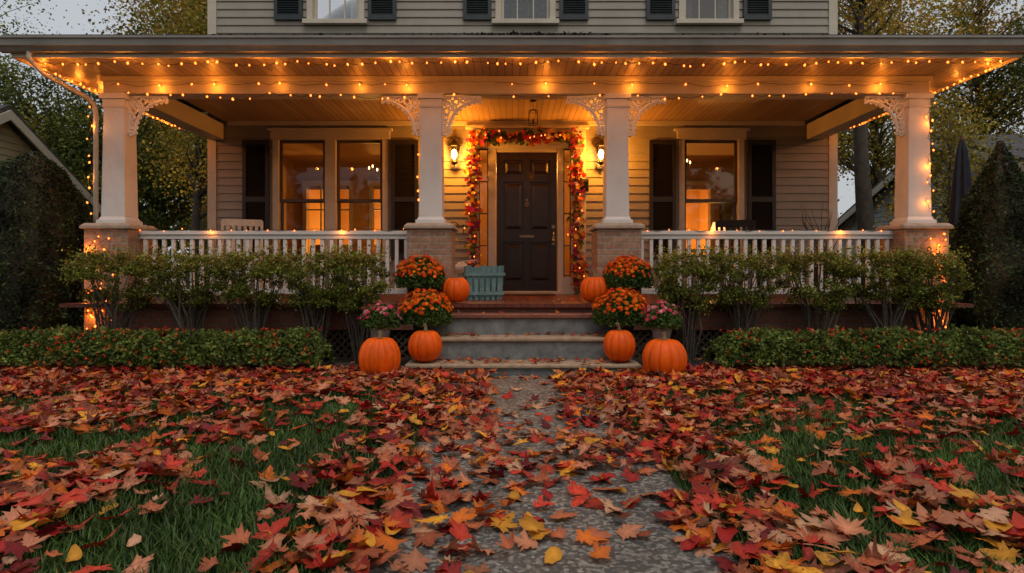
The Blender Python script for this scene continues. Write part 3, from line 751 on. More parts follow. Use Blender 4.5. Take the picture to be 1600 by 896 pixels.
for _ in range(14): leaves.append((rng.uniform(-.9,1.1),rng.uniform(6.52,6.75),.565,rng.uniform(.03,.05),rng.random()))
for _ in range(150):
    x=rng.uniform(1.3,5.2)*(1 if rng.random()<.5 else -1); leaves.append((x,rng.uniform(5.95,6.8),.08,rng.uniform(.04,.07),rng.random()))
for _ in range(260):
    x=rng.uniform(1.3,5.4)*(1 if rng.random()<.5 else -1); leaves.append((x,5.86+abs(rng.normal(0,.06)),.07+rng.random()*.04,rng.uniform(.05,.08),rng.random()))
for _ in range(25): leaves.append((rng.uniform(-.6,.9),rng.uniform(6.85,9.3),FZ+.015,rng.uniform(.035,.05),rng.random()))
for _ in range(900):
    x=rng.uniform(-16,16); y=rng.uniform(5.9,14)
    if -5.5<x<5.6: continue
    leaves.append((x,y,.04,rng.uniform(.07,.11),rng.random()))
def rotm(tilt):
    az=rng.uniform(0,2*math.pi); e=rng.normal(0,tilt,2)
    return np.array(Matrix.Rotation(e[0],3,'X')@Matrix.Rotation(e[1],3,'Y')@Matrix.Rotation(az,3,'Z'))
invis=[l for l in leaves if abs(l[0])<.84*l[1] and l[1]>2.02]
invis.sort(key=lambda l:l[1]); near=set(id(l) for l in invis[:300])
Vs=[];Fs=[];Cs=[];k=0
for l in leaves:
    if id(l) in near: continue
    kind=0 if l[4]<.64 else (1 if l[4]<.80 else 2)
    col=PAL[rng.choice(len(PAL),p=PP)]*rng.uniform(.55,1.25)
    if kind==1 and rng.random()<.25: col=np.array((.72,.31,.03))*rng.uniform(.7,1.1)
    V,F,C=one_leaf(kind,col); V=(V*l[3])@rotm(.26).T+np.array(l[:3])
    Vs.append(V);Fs.append(F+k);Cs.append(C);k+=len(V)
o=arr_mesh('leaf_litter',np.concatenate(Vs),np.concatenate(Fs),np.concatenate(Cs),'leaf',smooth=True); tag(o,'dense carpet of fallen red and orange leaves','leaf litter',kind='stuff')
names=['tan','russet','red','crimson','maroon','orange','yellow','beige','brown']
variants=[]
for i in range(60):
    kind=0 if i%6<4 else (1 if i%6==4 else 2); ci=rng.choice(len(PAL),p=PP)
    if kind==1 and i%12==4: ci=6
    V,F,C=one_leaf(kind,PAL[ci]*rng.uniform(.8,1.2)); variants.append((arr_mesh('fallen_leaf',V,F,C,'leaf',mk=False,smooth=True),names[ci],kind))
for l in invis[:300]:
    me,cn,kd=variants[rng.integers(len(variants))]
    o=bpy.data.objects.new('fallen_leaf',me); COL.objects.link(o)
    o.location=(l[0],l[1],l[2]+.005); o.scale=(l[3],)*3; o.rotation_euler=(rng.normal(0,.24),rng.normal(0,.24),rng.uniform(0,6.28))
    where='concrete path' if abs(l[0]-PX)<PW else 'grass'
    tag(o,'curled %s %s leaf lying on the %s'%(cn,'oval' if kd==1 else 'maple',where),'leaf','fallen autumn leaves')

# ------------------------------------------------------------ grass
def grass(n,xr,yr,wedge):
    y=rng.uniform(*yr,n)
    if wedge: x=rng.uniform(-1,1,n)*(.9*y+.7)
    else: x=rng.uniform(*xr,n)
    m_=~(np.abs(x-PX)<PW-.015)
    x,y=x[m_],y[m_]; n=len(x)
    h=rng.uniform(.03,.082,n)*(1+.2*np.sin(x*3)*np.cos(y*2.3)); w=rng.uniform(.0018,.0036,n)*(1+y*.14); a=rng.uniform(0,6.28,n); be=rng.uniform(.2,1.0,n)*h
    dx,dy=np.cos(a),np.sin(a); px,py=-dy,dx
    P0=np.stack([x,y,np.zeros(n)],1); D=np.stack([dx,dy,np.zeros(n)],1); W=np.stack([px,py,np.zeros(n)],1); Z=np.array([0,0,1.])
    b1=P0+D*(be*.3)[:,None]+Z*(h*.6)[:,None]; tip=P0+D*be[:,None]+Z*(h)[:,None]
    V=np.stack([P0-W*w[:,None],P0+W*w[:,None],b1+W*(w*.8)[:,None],b1-W*(w*.8)[:,None],tip],1).reshape(-1,3)
    i=np.arange(n)[:,None]*5
    F=np.concatenate([i+[0,1,2],i+[0,2,3],i+[3,2,4]],0)
    c=np.array([(.075,.145,.025),(.05,.11,.02),(.11,.165,.04),(.16,.15,.05)])[rng.choice(4,n,p=[.4,.38,.17,.05])]*rng.uniform(.6,1.3,(n,1))
    pat=np.array([1+.5*mnoise.noise(Vector((u*1.7,v*1.7,5))) for u,v in zip(x,y)])[:,None]; c=c*pat
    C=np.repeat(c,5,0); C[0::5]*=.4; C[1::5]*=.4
    return V,F,C
A=grass(180000,None,(1.3,5.88),True); B=grass(26000,(-16,16),(5.9,13),False)
keep=np.abs(B[0][::5,0])>5.2
kv=np.repeat(keep,5); idx=np.cumsum(kv)-1; Fb=B[1][keep[(B[1][:,0]//5)]]; Fb=idx[Fb]
V=np.concatenate([A[0],B[0][kv]]); F=np.concatenate([A[1],Fb+len(A[0])]); C=np.concatenate([A[2],B[2][kv]])
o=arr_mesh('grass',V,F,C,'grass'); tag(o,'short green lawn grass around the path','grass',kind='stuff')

# ------------------------------------------------------------ shrubs
def clumpP(n_cl,per,cx,cy,cz,rx,ry,rz,sig,surf=.5):
    d=rand_unit(n_cl); r=rng.uniform(surf,1,n_cl)**.6
    c=d*r[:,None]*np.array([rx,ry,rz])+np.array([cx,cy,cz])
    P=np.repeat(c,per,0)+rng.normal(0,1,(n_cl*per,3))*sig*rng.uniform(.5,1.2,(n_cl*per,1))
    sh=np.repeat(rng.uniform(.55,1.35,n_cl),per)
    return P,sh,c
GR=[(.22,.25,.035),(.165,.20,.03),(.31,.30,.045),(.10,.135,.022)]
def shrub(x,y,rx):
    r=thing('boxwood_shrub',(x,y,0),'loose yellow-green shrub with bare stems before the porch','shrub','shrubs in front of the porch')
    n_cl=70; d=rand_unit(n_cl); rr=rng.uniform(.25,1,n_cl)**.5
    c=np.sign(d)*np.abs(d)**.66*rr[:,None]*np.array([rx,.27,.32])+np.array([0,0,.91])
    c[:,2]=np.minimum(c[:,2],1.16)
    c[:,0]*=.56+.44*np.clip((c[:,2]-.55)/.40,0,1)
    per=115; P=np.repeat(c,per,0)+rng.normal(0,1,(len(c)*per,3))*np.array([.052,.045,.030])*rng.uniform(.5,1.3,(len(c)*per,1))
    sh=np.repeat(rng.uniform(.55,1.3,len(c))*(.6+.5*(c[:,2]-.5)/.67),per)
    k=260; tp=np.stack([rng.uniform(-rx*.95,rx*.95,k),rng.uniform(-.25,.25,k),1.16+rng.random(k)**2*.12],1)
    P=np.concatenate([P,tp]); sh=np.concatenate([sh,np.full(k,1.2)])
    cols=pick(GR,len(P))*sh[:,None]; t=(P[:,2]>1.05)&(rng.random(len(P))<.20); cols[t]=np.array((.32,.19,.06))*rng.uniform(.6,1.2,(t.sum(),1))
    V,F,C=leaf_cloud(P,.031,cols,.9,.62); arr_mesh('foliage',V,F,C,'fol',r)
    for k in range(9):
        mb=MB(); b0=Vector((rng.normal(0,.05),rng.normal(0,.04),0))
        for s_ in range(3):
            q=c[rng.integers(len(c))]; e_=Vector(q)
            mid=b0.lerp(e_,.5)+Vector((rng.normal(0,.03)-(e_.x-b0.x)*.12,rng.normal(0,.03),.04)); mb.tube([b0,mid,e_],[.012,.009,.003],5)
        mb.make('stem','bark',r)
for x,rx in [(-4.20,.46),(-3.46,.42),(-2.74,.37),(-2.08,.37),(-1.60,.30),(1.85,.34),(2.45,.40),(3.22,.44),(3.94,.39),(4.46,.34)]:
    shrub(x,6.60+rng.uniform(-.05,.05),rx)
for x0,x1 in((-5.6,-1.83),(1.98,5.7)):
    r=thing('flowering_hedge',((x0+x1)/2,6.1,0),'low clipped green hedge dotted with small red blooms','hedge','low flowering hedges')
    xc=(x0+x1)/2; n=30000
    x=rng.uniform(x0,x1,n)-xc
    bump=np.array([.07*mnoise.noise(Vector((a*2.5+xc,0,3)))+.03*mnoise.noise(Vector((a*9+xc,0,3))) for a in x])
    th=rng.uniform(-.15,math.pi+.15,n); rr=rng.uniform(.55,1.04,n)**.5
    y=.27*rr*np.cos(th); z=.17+(.24+bump)*rr*np.sin(th); z=np.maximum(z,.02)
    e=np.minimum(1,(np.minimum(x-(x0-xc),(x1-xc)-x))/.15); z*=(.6+.4*e)
    P=np.stack([x,y,z],1)+rng.normal(0,.016,(n,3))
    sh=np.array([.75+.7*mnoise.noise(Vector((p[0]*9,p[1]*9,p[2]*9))) for p in P])
    cols=pick([(.15,.22,.04),(.20,.27,.05),(.09,.15,.028),(.26,.28,.06)],n)*sh[:,None]
    V,F,C=leaf_cloud(P,.042,cols,1.1,.65); arr_mesh('foliage',V,F,C,'fol',r)
    mb_n=170; cc=rng.uniform(x0,x1,38); x=np.clip(cc[rng.integers(0,38,mb_n)]+rng.normal(0,.09,mb_n),x0+.05,x1-.05)-xc; th=rng.uniform(1.3,3.3,mb_n); y=.29*np.cos(th); z=np.maximum(.18+.26*np.sin(th),.05)
    B_=np.stack([x,y,z],1); P=np.repeat(B_,4,0)+rng.normal(0,.008,(mb_n*4,3))
    cols=pick([(.62,.05,.02),(.68,.12,.03),(.48,.03,.02)],len(P)); V,F,C=leaf_cloud(P,.022,cols,.8,.9); arr_mesh('blossoms',V,F,C,'petal',r)
def evergreen(x,y,prof,label,n=26000):
    r=thing('evergreen_shrub',(x,y,0),label,'evergreen bush')
    zs=np.array([p[0] for p in prof]); rs=np.array([p[1] for p in prof])
    z=rng.uniform(zs[0],zs[-1],n*2); R_=np.interp(z,zs,rs); k=rng.random(n*2)<R_/rs.max(); z=z[k][:n]; R_=R_[k][:n]; n=len(z)
    a=rng.uniform(0,6.283,n); lump=np.array([mnoise.noise(Vector((math.cos(q)*2.2,math.sin(q)*2.2,w*2.2)))+.5*mnoise.noise(Vector((math.cos(q)*6,math.sin(q)*6,w*6))) for q,w in zip(a,z)])
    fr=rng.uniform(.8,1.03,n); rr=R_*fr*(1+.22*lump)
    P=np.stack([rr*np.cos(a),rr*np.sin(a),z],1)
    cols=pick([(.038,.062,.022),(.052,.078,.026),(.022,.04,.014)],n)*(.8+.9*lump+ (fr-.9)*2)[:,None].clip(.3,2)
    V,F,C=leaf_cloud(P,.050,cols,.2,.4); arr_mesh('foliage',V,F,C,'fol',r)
    MB().lathe([(max(.02,q*.70),w) for w,q in prof],n=20).make('dark_core','intdark',r,smooth=True)  # solid dark core, its colour stands in for shade deep inside the foliage
    MB().tube([(0,0,0),(0,0,.4)],.05).make('trunk','bark',r)
evergreen(-5.78,7.5,[(.05,.40),(.5,.60),(1.3,.64),(1.9,.52),(2.25,.32),(2.45,.04)],'large rounded dark evergreen bush by the house corner')
evergreen(5.98,7.6,[(.05,.50),(.5,.66),(1.1,.60),(1.7,.42),(2.2,.20),(2.6,.02)],'dark conical evergreen bush by the house corner')
evergreen(-6.9,7.9,[(.05,.6),(.6,.8),(1.3,.75),(1.8,.55),(2.1,.05)],'broad dark evergreen bush beside the lawn',20000)
evergreen(7.1,8.2,[(.05,.6),(.6,.8),(1.4,.75),(2.0,.5),(2.4,.05)],'broad dark evergreen bush beside the lawn',20000)

# ------------------------------------------------------------ pumpkins
def pumpkin(x,y,z,R_,Ht,label,ribs=12,rot=0):
    r=thing('pumpkin',(x,y,z),label,'pumpkin','orange pumpkins around the steps',rot)
    nu,nv=120,28; V=[];F=[]
    sk=rng.uniform(.96,1.04,ribs+1)
    for i in range(nv+1):
        ph=math.pi*i/nv
        for j in range(nu):
            a=2*math.pi*j/nu; rb=abs(math.sin(a*ribs/2)); f=1-.11*(1-rb)**2.6
            q=sk[int(a/(2*math.pi)*ribs)%ribs]; f*=1+(q-1)*rb
            rr=R_*math.sin(ph)**.85*f if ph>0 and i<nv else 0.0
            zz=Ht*(.5+.5*math.cos(ph)); dip=.12*Ht*math.exp(-(rr/(R_*.35))**2); zz-= dip if i<nv/2 else -dip*.4
            V.append((rr*math.cos(a),rr*math.sin(a),zz))
    for i in range(nv):
        for j in range(nu): F.append((i*nu+j,i*nu+(j+1)%nu,(i+1)*nu+(j+1)%nu,(i+1)*nu+j))
    mb=MB(); mb.v=V; mb.f=F; mb.make('flesh','pumpkin',r,smooth=True)
    mb=MB(); s=R_*.16; h=Ht*.87; k=rng.uniform(-1,1)
    mb.tube([(0,0,h-.02),(0,0,h+.015),(.012*k,0,h+.055),(.035*k,.01,h+.095)],[s*1.5,s*.85,s*.6,s*.72],7); mb.make('pumpkin_stem','pstem',r)
pumpkin(-1.215,5.72,0.0,.19,.415,'tall bright orange pumpkin on leaves beside the bottom step',14,.3)
pumpkin(1.40,5.72,0.0,.203,.40,'large round orange pumpkin on leaves beside the bottom step',12,1.1)
pumpkin(-.84,6.04,.12,.165,.325,'round orange pumpkin on the bottom step tread',11,2)
pumpkin(1.045,6.04,.12,.16,.33,'round orange pumpkin on the bottom step tread',12,.8)
pumpkin(-.63,6.95,FZ,.16,.30,'orange pumpkin on the porch floor edge',10,.2)
pumpkin(.925,6.93,FZ,.165,.31,'orange pumpkin on the porch floor edge',12,2.4)

# ------------------------------------------------------------ chrysanthemums
def flowers(P,N_,r_,cols,petals=9):
    V=[];F=[];C=[];k=0
    for p,nn,c in zip(P,N_,cols):
        nn=Vector(nn).normalized(); u=nn.orthogonal().normalized(); w=nn.cross(u); p=Vector(p); rr=r_*rng.uniform(.7,1.2)
        for ring,(s,hh,m_) in enumerate(((1,.15,1.0),(.6,.45,.9))):
            V.append(p+nn*rr*(hh-.05)); C.append(c*.75)
            n=petals; off=ring*.35
            for j in range(2*n):
                a=math.pi*j/n+off; q=s*(1 if j%2==0 else .6)
                V.append(p+(u*math.cos(a)+w*math.sin(a))*rr*q+nn*rr*(hh+(.15 if j%2==0 else 0))); C.append(c*m_*(1 if j%2==0 else .8))
            for j in range(2*n): F.append((k,k+1+j,k+1+(j+1)%(2*n)))
            k+=2*n+1
    return np.array([tuple(v) for v in V]),np.array(F),np.array(C)
def mum(x,y,z,R_,pal,label,potmat='pot',pot=(.11,.15,.22),group='orange chrysanthemum pots',nfl=330,name='chrysanthemum_pot',loose=.05):
    r=thing(name,(x,y,z),label,'potted flowers',group)
    a,b_,h=pot
    if potmat=='pot': MB().lathe([(a*.9,0),(a,.01),(b_,h-.04),(b_+.012,h-.04),(b_+.014,h),(b_-.01,h),(b_-.02,h-.03)],n=28).make('pot','pot',r)
    else: MB().lathe([(a,0),(a,.03),(a*.4,.05),(a*.35,.12),(b_*.7,h*.55),(b_*.9,h*.8),(b_*1.1,h),(b_,h),(b_*.85,h-.03)],n=24).make('urn','urn',r,smooth=True)
    c=np.array([0,0,h+R_*.18]); n=int(9500*R_/.28)
    d=rand_unit(n); d[:,2]=np.abs(d[:,2])*1.35-.45; d/=np.linalg.norm(d,axis=1,keepdims=True); rr=rng.uniform(.5,1.0+loose*.6,n)
    P=c+d*rr[:,None]*np.array([R_,R_,R_*.85]); cols=pick([(.09,.16,.03),(.12,.19,.035),(.05,.095,.02)],n)
    V,F,C=leaf_cloud(P,.028,cols,.8,.7); arr_mesh('foliage',V,F,C,'fol',r)
    d=rand_unit(nfl*4); d=d[d[:,2]>.10]; ok=rng.random(len(d))<np.clip(d[:,2]*2.4-.05,0,1); d=d[ok][:nfl]
    P=c+d*np.array([R_,R_,R_*.90])*rng.uniform(1.03-loose,1.04+loose,(len(d),1))
    V,F,C=flowers(P,d+rng.normal(0,.2,d.shape)+np.array([0,-.15,.3]),.0225,pick(pal,len(d))); arr_mesh('blossoms',V,F,C,'petal',r)
OR=[(.95,.15,.010),(.88,.10,.007),(.98,.24,.015),(.74,.065,.007)]
mum(-1.02,6.90,FZ,.275,OR,'orange chrysanthemum in black pot on the porch edge')
mum(1.29,6.90,FZ,.27,OR,'orange chrysanthemum in black pot on the porch edge')
mum(-.885,6.36,.34,.27,OR,'orange chrysanthemum in black pot on the middle step',pot=(.10,.14,.17))
mum(1.12,6.36,.34,.285,OR,'orange chrysanthemum in black pot on the middle step',pot=(.10,.14,.17))
PK=[(.82,.07,.15),(.88,.17,.24),(.62,.04,.09),(.9,.36,.36)]
mum(-1.29,6.08,.0,.18,PK,'pink flowers in a weathered urn behind a pumpkin','urn',(.08,.10,.49),'pink flower urns',105,'flower_urn',.14)
mum(1.465,6.08,.0,.185,PK,'pink flowers in a weathered urn behind a pumpkin','urn',(.08,.10,.49),'pink flower urns',105,'flower_urn',.14)

# ------------------------------------------------------------ garland
gp=[(-.60,WY-.12,1.05),(-.60,WY-.12,3.06),(.99,WY-.12,3.08),(1.02,WY-.12,.72)]
gp=[Vector(p) for p in gp]; seg=[(b_-a).length for a,b_ in zip(gp[:-1],gp[1:])]; TT=sum(seg)
def gat(t):
    d=t*TT
    for i,s_ in enumerate(seg):
        if d<=s_ or i==2: return gp[i].lerp(gp[i+1],min(1,d/s_))
        d-=s_
gr=thing('autumn_garland',tuple(gp[0]),'garland of autumn leaves and flowers framing the door','garland')
gi=gp[0]
mb=MB(); mb.tube([gat(t)-gi for t in np.linspace(0,1,60)],.03,6); mb.make('garland_vine','bark',gr)
Vs=[];Fs=[];Cs=[];k=0
GP=np.array([(.50,.03,.02),(.72,.17,.02),(.78,.40,.05),(.38,.02,.11),(.08,.13,.02),(.06,.09,.02),(.60,.17,.12)])
for i in range(1200):
    t=rng.random(); cen=gat(t)-gi; ci=int((math.sin(t*70)+math.sin(t*31+1)+2)/4*6.99)
    col=GP[ci if rng.random()<.55 else rng.integers(7)]*rng.uniform(.6,1.2)
    fat=.95+.35*math.sin(t*55)
    V,F,C=one_leaf(0 if rng.random()<.6 else 1,col); off=rng.normal(0,1,3); off/=np.linalg.norm(off); off*=rng.uniform(.03,.125)*fat; off[1]=-abs(off[1])*.7
    Rm=np.array(Matrix.Rotation(math.pi/2+rng.normal(0,.6),3,'X')@Matrix.Rotation(rng.uniform(0,6.28),3,'Z'))
    V=(V*rng.uniform(.04,.074))@Rm.T+np.array(cen)+off; Vs.append(V);Fs.append(F+k);Cs.append(C);k+=len(V)
arr_mesh('garland_leaves',np.concatenate(Vs),np.concatenate(Fs),np.concatenate(Cs),'leaf',gr)
n=64; ts=rng.random(n); P=np.array([tuple(gat(t)-gi+Vector((rng.normal(0,.05),-.10,rng.normal(0,.05)))) for t in ts]); Nn=np.array([(rng.normal(0,.4),-1,rng.normal(0,.4)) for _ in ts])
V,F,C=flowers(P,Nn,.05,pick([(.6,.03,.03),(.85,.28,.03),(.8,.45,.06),(.5,.03,.20),(.75,.5,.42)],n),8); arr_mesh('garland_flowers',V,F,C,'petal',gr)['kind']='stuff'
for i in range(34):
    o=bpy.data.objects.new('bulb',bulb_me); COL.objects.link(o); o.parent=gr; o.location=gat((i+rng.random())/34)-gi+Vector((rng.normal(0,.06),-.14,rng.normal(0,.03))); o.scale=(.85,)*3

# ------------------------------------------------------------ porch objects
r=thing('teal_crate',(-.36,7.9,FZ),'weathered teal slatted wooden planter box on porch','wooden crate',rotz=.15)
mb=MB()
for sx,sy,ln,ax in((0,-1,.42,0),(0,1,.42,0),(-1,0,.26,1),(1,0,.26,1)):
    n=6 if ax==0 else 4
    for i in range(n):
        u=-ln/2+(i+.5)*ln/n; w=ln/n*.66; k=len(mb.v); e=1.12
        if ax==0: x0,x1,yb=u-w/2,u+w/2,sy*.13; pts=[(x0,yb-.008,0),(x1,yb-.008,0),(x1,yb+.008,0),(x0,yb+.008,0)]
        else: x0,x1=u-w/2,u+w/2; xb=sx*.21; pts=[(xb-.008,x0,0),(xb+.008,x0,0),(xb+.008,x1,0),(xb-.008,x1,0)]
        hh=.42+random.uniform(-.012,.012)
        mb.v+=[(p[0],p[1],.0) for p in pts]+[(p[0]*e,p[1]*e,hh) for p in pts]
        mb.f+=[tuple(k+i_ for i_ in q_) for q_ in [(0,3,2,1),(4,5,6,7),(0,1,5,4),(1,2,6,5),(2,3,7,6),(3,0,4,7)]]
mb.make('slats','teal',r)
for z,e in((.06,1.06),(.30,1.13)):
    mb=MB(); w,d=.215*e,.135*e+.01
    mb.box(-w,w,-d-.012,-d,z,z+.04); mb.box(-w,w,d,d+.012,z,z+.04); mb.box(-w-.012,-w,-d,d,z,z+.04); mb.box(w,w+.012,-d,d,z,z+.04)
    mb.make('crate_band','teal',r)
mb=MB(); mb.tube([(-.26,0,.36),(-.28,0,.48),(-.1,0,.5)],.008,6); mb.make('crate_handle','whitewood',r)
r=thing('white_lantern_box',(-.66,8.1,FZ),'white wooden candle lantern standing on the porch','floor lantern')
mb=MB(); mb.box(-.1,.1,-.1,.1,0,.03); mb.box(-.1,.1,-.1,.1,.38,.41)
for a in(-.1,.08):
    for b_ in(-.1,.08): mb.box(a,a+.02,b_,b_+.02,.03,.38)
mb.tbox(0,0,.41,.48,.2,.06); mb.make('lantern_frame','whitewood',r)
mb=MB(); mb.lathe([(.035,0.03),(.035,.18)],n=12); mb.make('candle','curtain',r)
r=thing('doormat',(.23,9.3,FZ),'dark fibre doormat in front of the door','doormat')
MB().box(-.4,.4,-.25,.25,.002,.018).make('mat_pile','mat',r)
def rocker(x,y,rot,mat,label):
    r=thing('rocking_chair',(x,y,FZ),label,'rocking chair','rocking chairs on the porch',rot)
    mb=MB()
    for i in range(6): mb.box(-.27,.27,-.25+i*.085,-.25+i*.085+.07,.42,.44)
    mb.make('seat',mat,r,bevel=.003)
    mb=MB(); R_=Matrix.Rotation(math.radians(-12),3,'X')
    for s in(-1,1): mb.box(s*.26-.02,s*.26+.02,-.02,.02,0,.68,R_,(0,.25,.42))
    for i in range(6): x_=-.19+i*.076; mb.box(x_-.022,x_+.022,-.008,.008,.06,.62,R_,(0,.25,.42))
    mb.box(-.26,.26,-.015,.015,.60,.70,R_,(0,.25,.42)); mb.box(-.26,.26,-.015,.015,.04,.09,R_,(0,.25,.42))
    mb.make('backrest',mat,r,bevel=.003)
    for s in(-1,1):
        mb=MB(); mb.box(s*.29-.04,s*.29+.04,-.28,.28,.64,.66); mb.make('armrest',mat,r,bevel=.004)
        MB().tube([(s*.27,-.24,.05),(s*.27,-.24,.64)],.02,8).make('leg',mat,r); MB().tube([(s*.27,.22,.05),(s*.27,.24,.44)],.02,8).make('leg',mat,r)
        mb=MB(); mb.tube([(s*.27,yy,.02+.12*(yy)**2*1.2) for yy in np.linspace(-.42,.5,12)],.02,8); mb.make('rocker',mat,r)
rocker(-3.76,8.6,.35,'whitewood','white slatted rocking chair on the porch')
rocker(3.15,8.7,-.3,'metal','dark slatted rocking chair on the porch')
r=thing('branch_planter',(4.15,8.3,FZ),'planter with bare twisted branches on the porch','planter')
MB().lathe([(.12,0),(.17,.45),(.18,.45),(.18,.5),(.15,.5)],n=20).make('pot','pot',r)
mb=MB()
for i in range(16):
    a=rng.uniform(0,6.28); p=Vector((0,0,.45)); pts=[p]
    for j in range(5): p=p+Vector((math.cos(a)*.05+rng.normal(0,.03),math.sin(a)*.05+rng.normal(0,.03),rng.uniform(.10,.19))); pts.append(p)
    mb.tube(pts,[.008,.007,.006,.005,.004,.002],5)
mb.make('branches','bark',r)
r=thing('patio_umbrella',(6.96,9.6,0),'closed navy canvas patio umbrella on a pole','patio umbrella')
MB().tube([(0,0,0),(0,0,3.1)],.02,10).make('pole','intwood',r)
mb=MB(); n=16
for z,q in((3.06,.02),(2.9,.07),(2.5,.12),(2.1,.15),(1.7,.19)):
    for j in range(n): a=2*math.pi*j/n; f=q*(1 if j%2 else .6); mb.v.append((f*math.cos(a),f*math.sin(a),z))
for i in range(4):
    for j in range(n): mb.f.append((i*n+j,i*n+(j+1)%n,(i+1)*n+(j+1)%n,(i+1)*n+j))
mb.make('canopy','navy',r)

# ------------------------------------------------------------ neighbours (gable end faces our house)
def neighbour(xg,xf,y0,y1,ze,zr,mat,label):
    s=1 if xg>xf else -1; yc=(y0+y1)/2
    r=thing('neighbour_house',((xg+xf)/2,yc,0),label,'house'); inv=Matrix.Translation(((xg+xf)/2,yc,0)).inverted()
    def pp(mb,n_,m_,par=None,**k):
        o=mb.make(n_,m_,None,None,**k)
        if par: o.parent=par
        else: o.parent=r; o.matrix_parent_inverse=inv
        return o
    mb=MB(); e=.13
    lap_wall(mb,y0,y1,0,ze,[],lambda u,o,z:(xg+s*o,u,z),e=e)
    lap_wall(mb,y0,y1,0,ze,[],lambda u,o,z:(xf-s*o,u,z),e=e)
    lap_wall(mb,min(xg,xf),max(xg,xf),0,ze,[],lambda u,o,z:(u,y0-o,z),e=e); lap_wall(mb,min(xg,xf),max(xg,xf),0,ze,[],lambda u,o,z:(u,y1+o,z),e=e)
    for X,ss in((xg,s),(xf,-s)):
        z=ze
        while z<zr-.05:
            f=(z-ze)/(zr-ze); z2=min(z+e,zr); g2=(z2-ze)/(zr-ze)
            a=y0+(yc-y0)*f; b_=y1-(y1-yc)*f; a2=y0+(yc-y0)*g2; b2=y1-(y1-yc)*g2
            mb.quad((X+ss*.02,a,z),(X+ss*.02,b_,z),(X,b2,z2),(X,a2,z2)); mb.quad((X,a,z),(X,b_,z),(X+ss*.02,b_,z),(X+ss*.02,a,z)); z+=e
    pp(mb,'wall',mat)
    sl=(zr-ze)/((y1-y0)/2); ov=.35
    mb=MB(); pr=[(y0-ov,ze-sl*ov),(yc,zr),(y1+ov,ze-sl*ov),(y1+ov,ze-sl*ov+.14),(yc,zr+.16),(y0-ov,ze-sl*ov+.14)]
    mb.prism(pr,xg+s*.25,xf-s*.25); pp(mb,'roof','shingle')
    mb=MB(); pr=[(y0-ov-.02,ze-sl*ov-.12),(yc,zr-.12),(y1+ov+.02,ze-sl*ov-.12),(y1+ov+.02,ze-sl*ov+.05),(yc,zr+.06),(y0-ov-.02,ze-sl*ov+.05)]
    mb.prism(pr,xg+s*.252,xg+s*.285); pp(mb,'rake_board','trim')
    for wy in(y0+(y1-y0)*.3,y0+(y1-y0)*.72):
        X0=xg+s*.02; X1=xg+s*.07; q=(min(X0,X1),max(X0,X1))
        mb=MB(); mb.box(*q,wy-.5,wy+.5,1.0,1.1).box(*q,wy-.5,wy-.4,1.1,2.0).box(*q,wy+.4,wy+.5,1.1,2.0).box(*q,wy-.5,wy+.5,2.0,2.12).box(*q,wy-.4,wy+.4,1.53,1.58)
        w=pp(mb,'window','trim'); mb=MB(); xx=xg+s*.035; mb.quad((xx,wy-.4,1.1),(xx,wy+.4,1.1),(xx,wy+.4,2.0),(xx,wy-.4,2.0)); pp(mb,'pane','shutter_up',w)
neighbour(-9.6,-18,8.8,14.3,2.3,3.95,'yellowsiding','cream sided neighbour house with grey gable roof')
neighbour(9.9,18,10.0,18.6,2.35,4.0,'greysiding','pale grey sided neighbour house with gable roof')

# ------------------------------------------------------------ trees
def tree(x,y,h,cr,cb,pal,label,ncl=75,per=130,ls=.11,tr=.16,p=None,sig=.42,grp='trees behind the house'):
    r=thing('autumn_tree',(x,y,0),label,'tree',grp)
    lean=rng.normal(0,.25,2); cz=(h+cb)/2; rz=(h-cb)/2
    P,sh,c=clumpP(ncl,per,lean[0],lean[1],cz,cr,cr,rz,sig,.1)
    n=len(P); clc=np.repeat(pick(pal,ncl,p),per,0)
    cols=clc*sh[:,None]*rng.uniform(.7,1.3,(n,1))
    V,F,C=leaf_cloud(P,ls,cols,.4,.7); arr_mesh('crown',V,F,C,'fol',r)
    mb=MB(); tp=[Vector((lean[0]*t+.12*math.sin(t*5+x),lean[1]*t+.1*math.cos(t*4),h*.92*t)) for t in np.linspace(0,1,10)]
    mb.tube(tp,[tr*(1.25 if i==0 else 1-.9*i/9) for i in range(10)],10)
    for q in c[::1]:
        q=Vector(q); t=max(.22,min(.85,(q.z-.35*math.hypot(q.x,q.y))/(h*.92)-.05)); i=min(8,int(t*9)); b0=tp[i].lerp(tp[i+1],t*9-i)
        if q.z<b0.z: continue
        mid=b0.lerp(q,.5)+Vector((rng.normal(0,.15),rng.normal(0,.15),.12)); rr=tr*(1-.9*t)*.42
        mb.tube([b0,mid,q],[rr,rr*.6,.008],5)
    mb.make('trunk','bark',r,smooth=True)
Y=[(.62,.38,.045),(.52,.29,.035),(.40,.28,.04),(.28,.24,.035),(.50,.21,.02)]
G=[(.075,.11,.028),(.10,.135,.03),(.15,.165,.03),(.23,.20,.03)]
tree(-8.0,15.6,9.5,2.0,2.6,[Y[0],Y[2],Y[3],G[3]],'slim tree with thinning yellow leaves beside the house',90,230,.085,.13)
tree(-9.6,19.5,12,2.6,3.5,Y,'tall tree with golden autumn crown',105,240,.095,.2)
tree(-12.6,22,8.4,2.8,1.8,G,'dark green leafy tree behind the neighbour house',120,300,.11,.2)
tree(-16.2,20.5,7.6,2.9,2,G,'dark green leafy tree behind the neighbour house',120,300,.11,.2)
tree(-19.8,23,13,2.2,5,G,'tall thin tree with sparse leaves',40,100,.10,.18)
tree(-10.3,28,9,3.2,1.0,Y,'yellow leaved tree at the wood edge',100,220,.14,.2)
tree(8.7,15,12,2.0,5.2,Y,'tree with stout dark trunk and sparse golden crown',60,170,.085,.24)
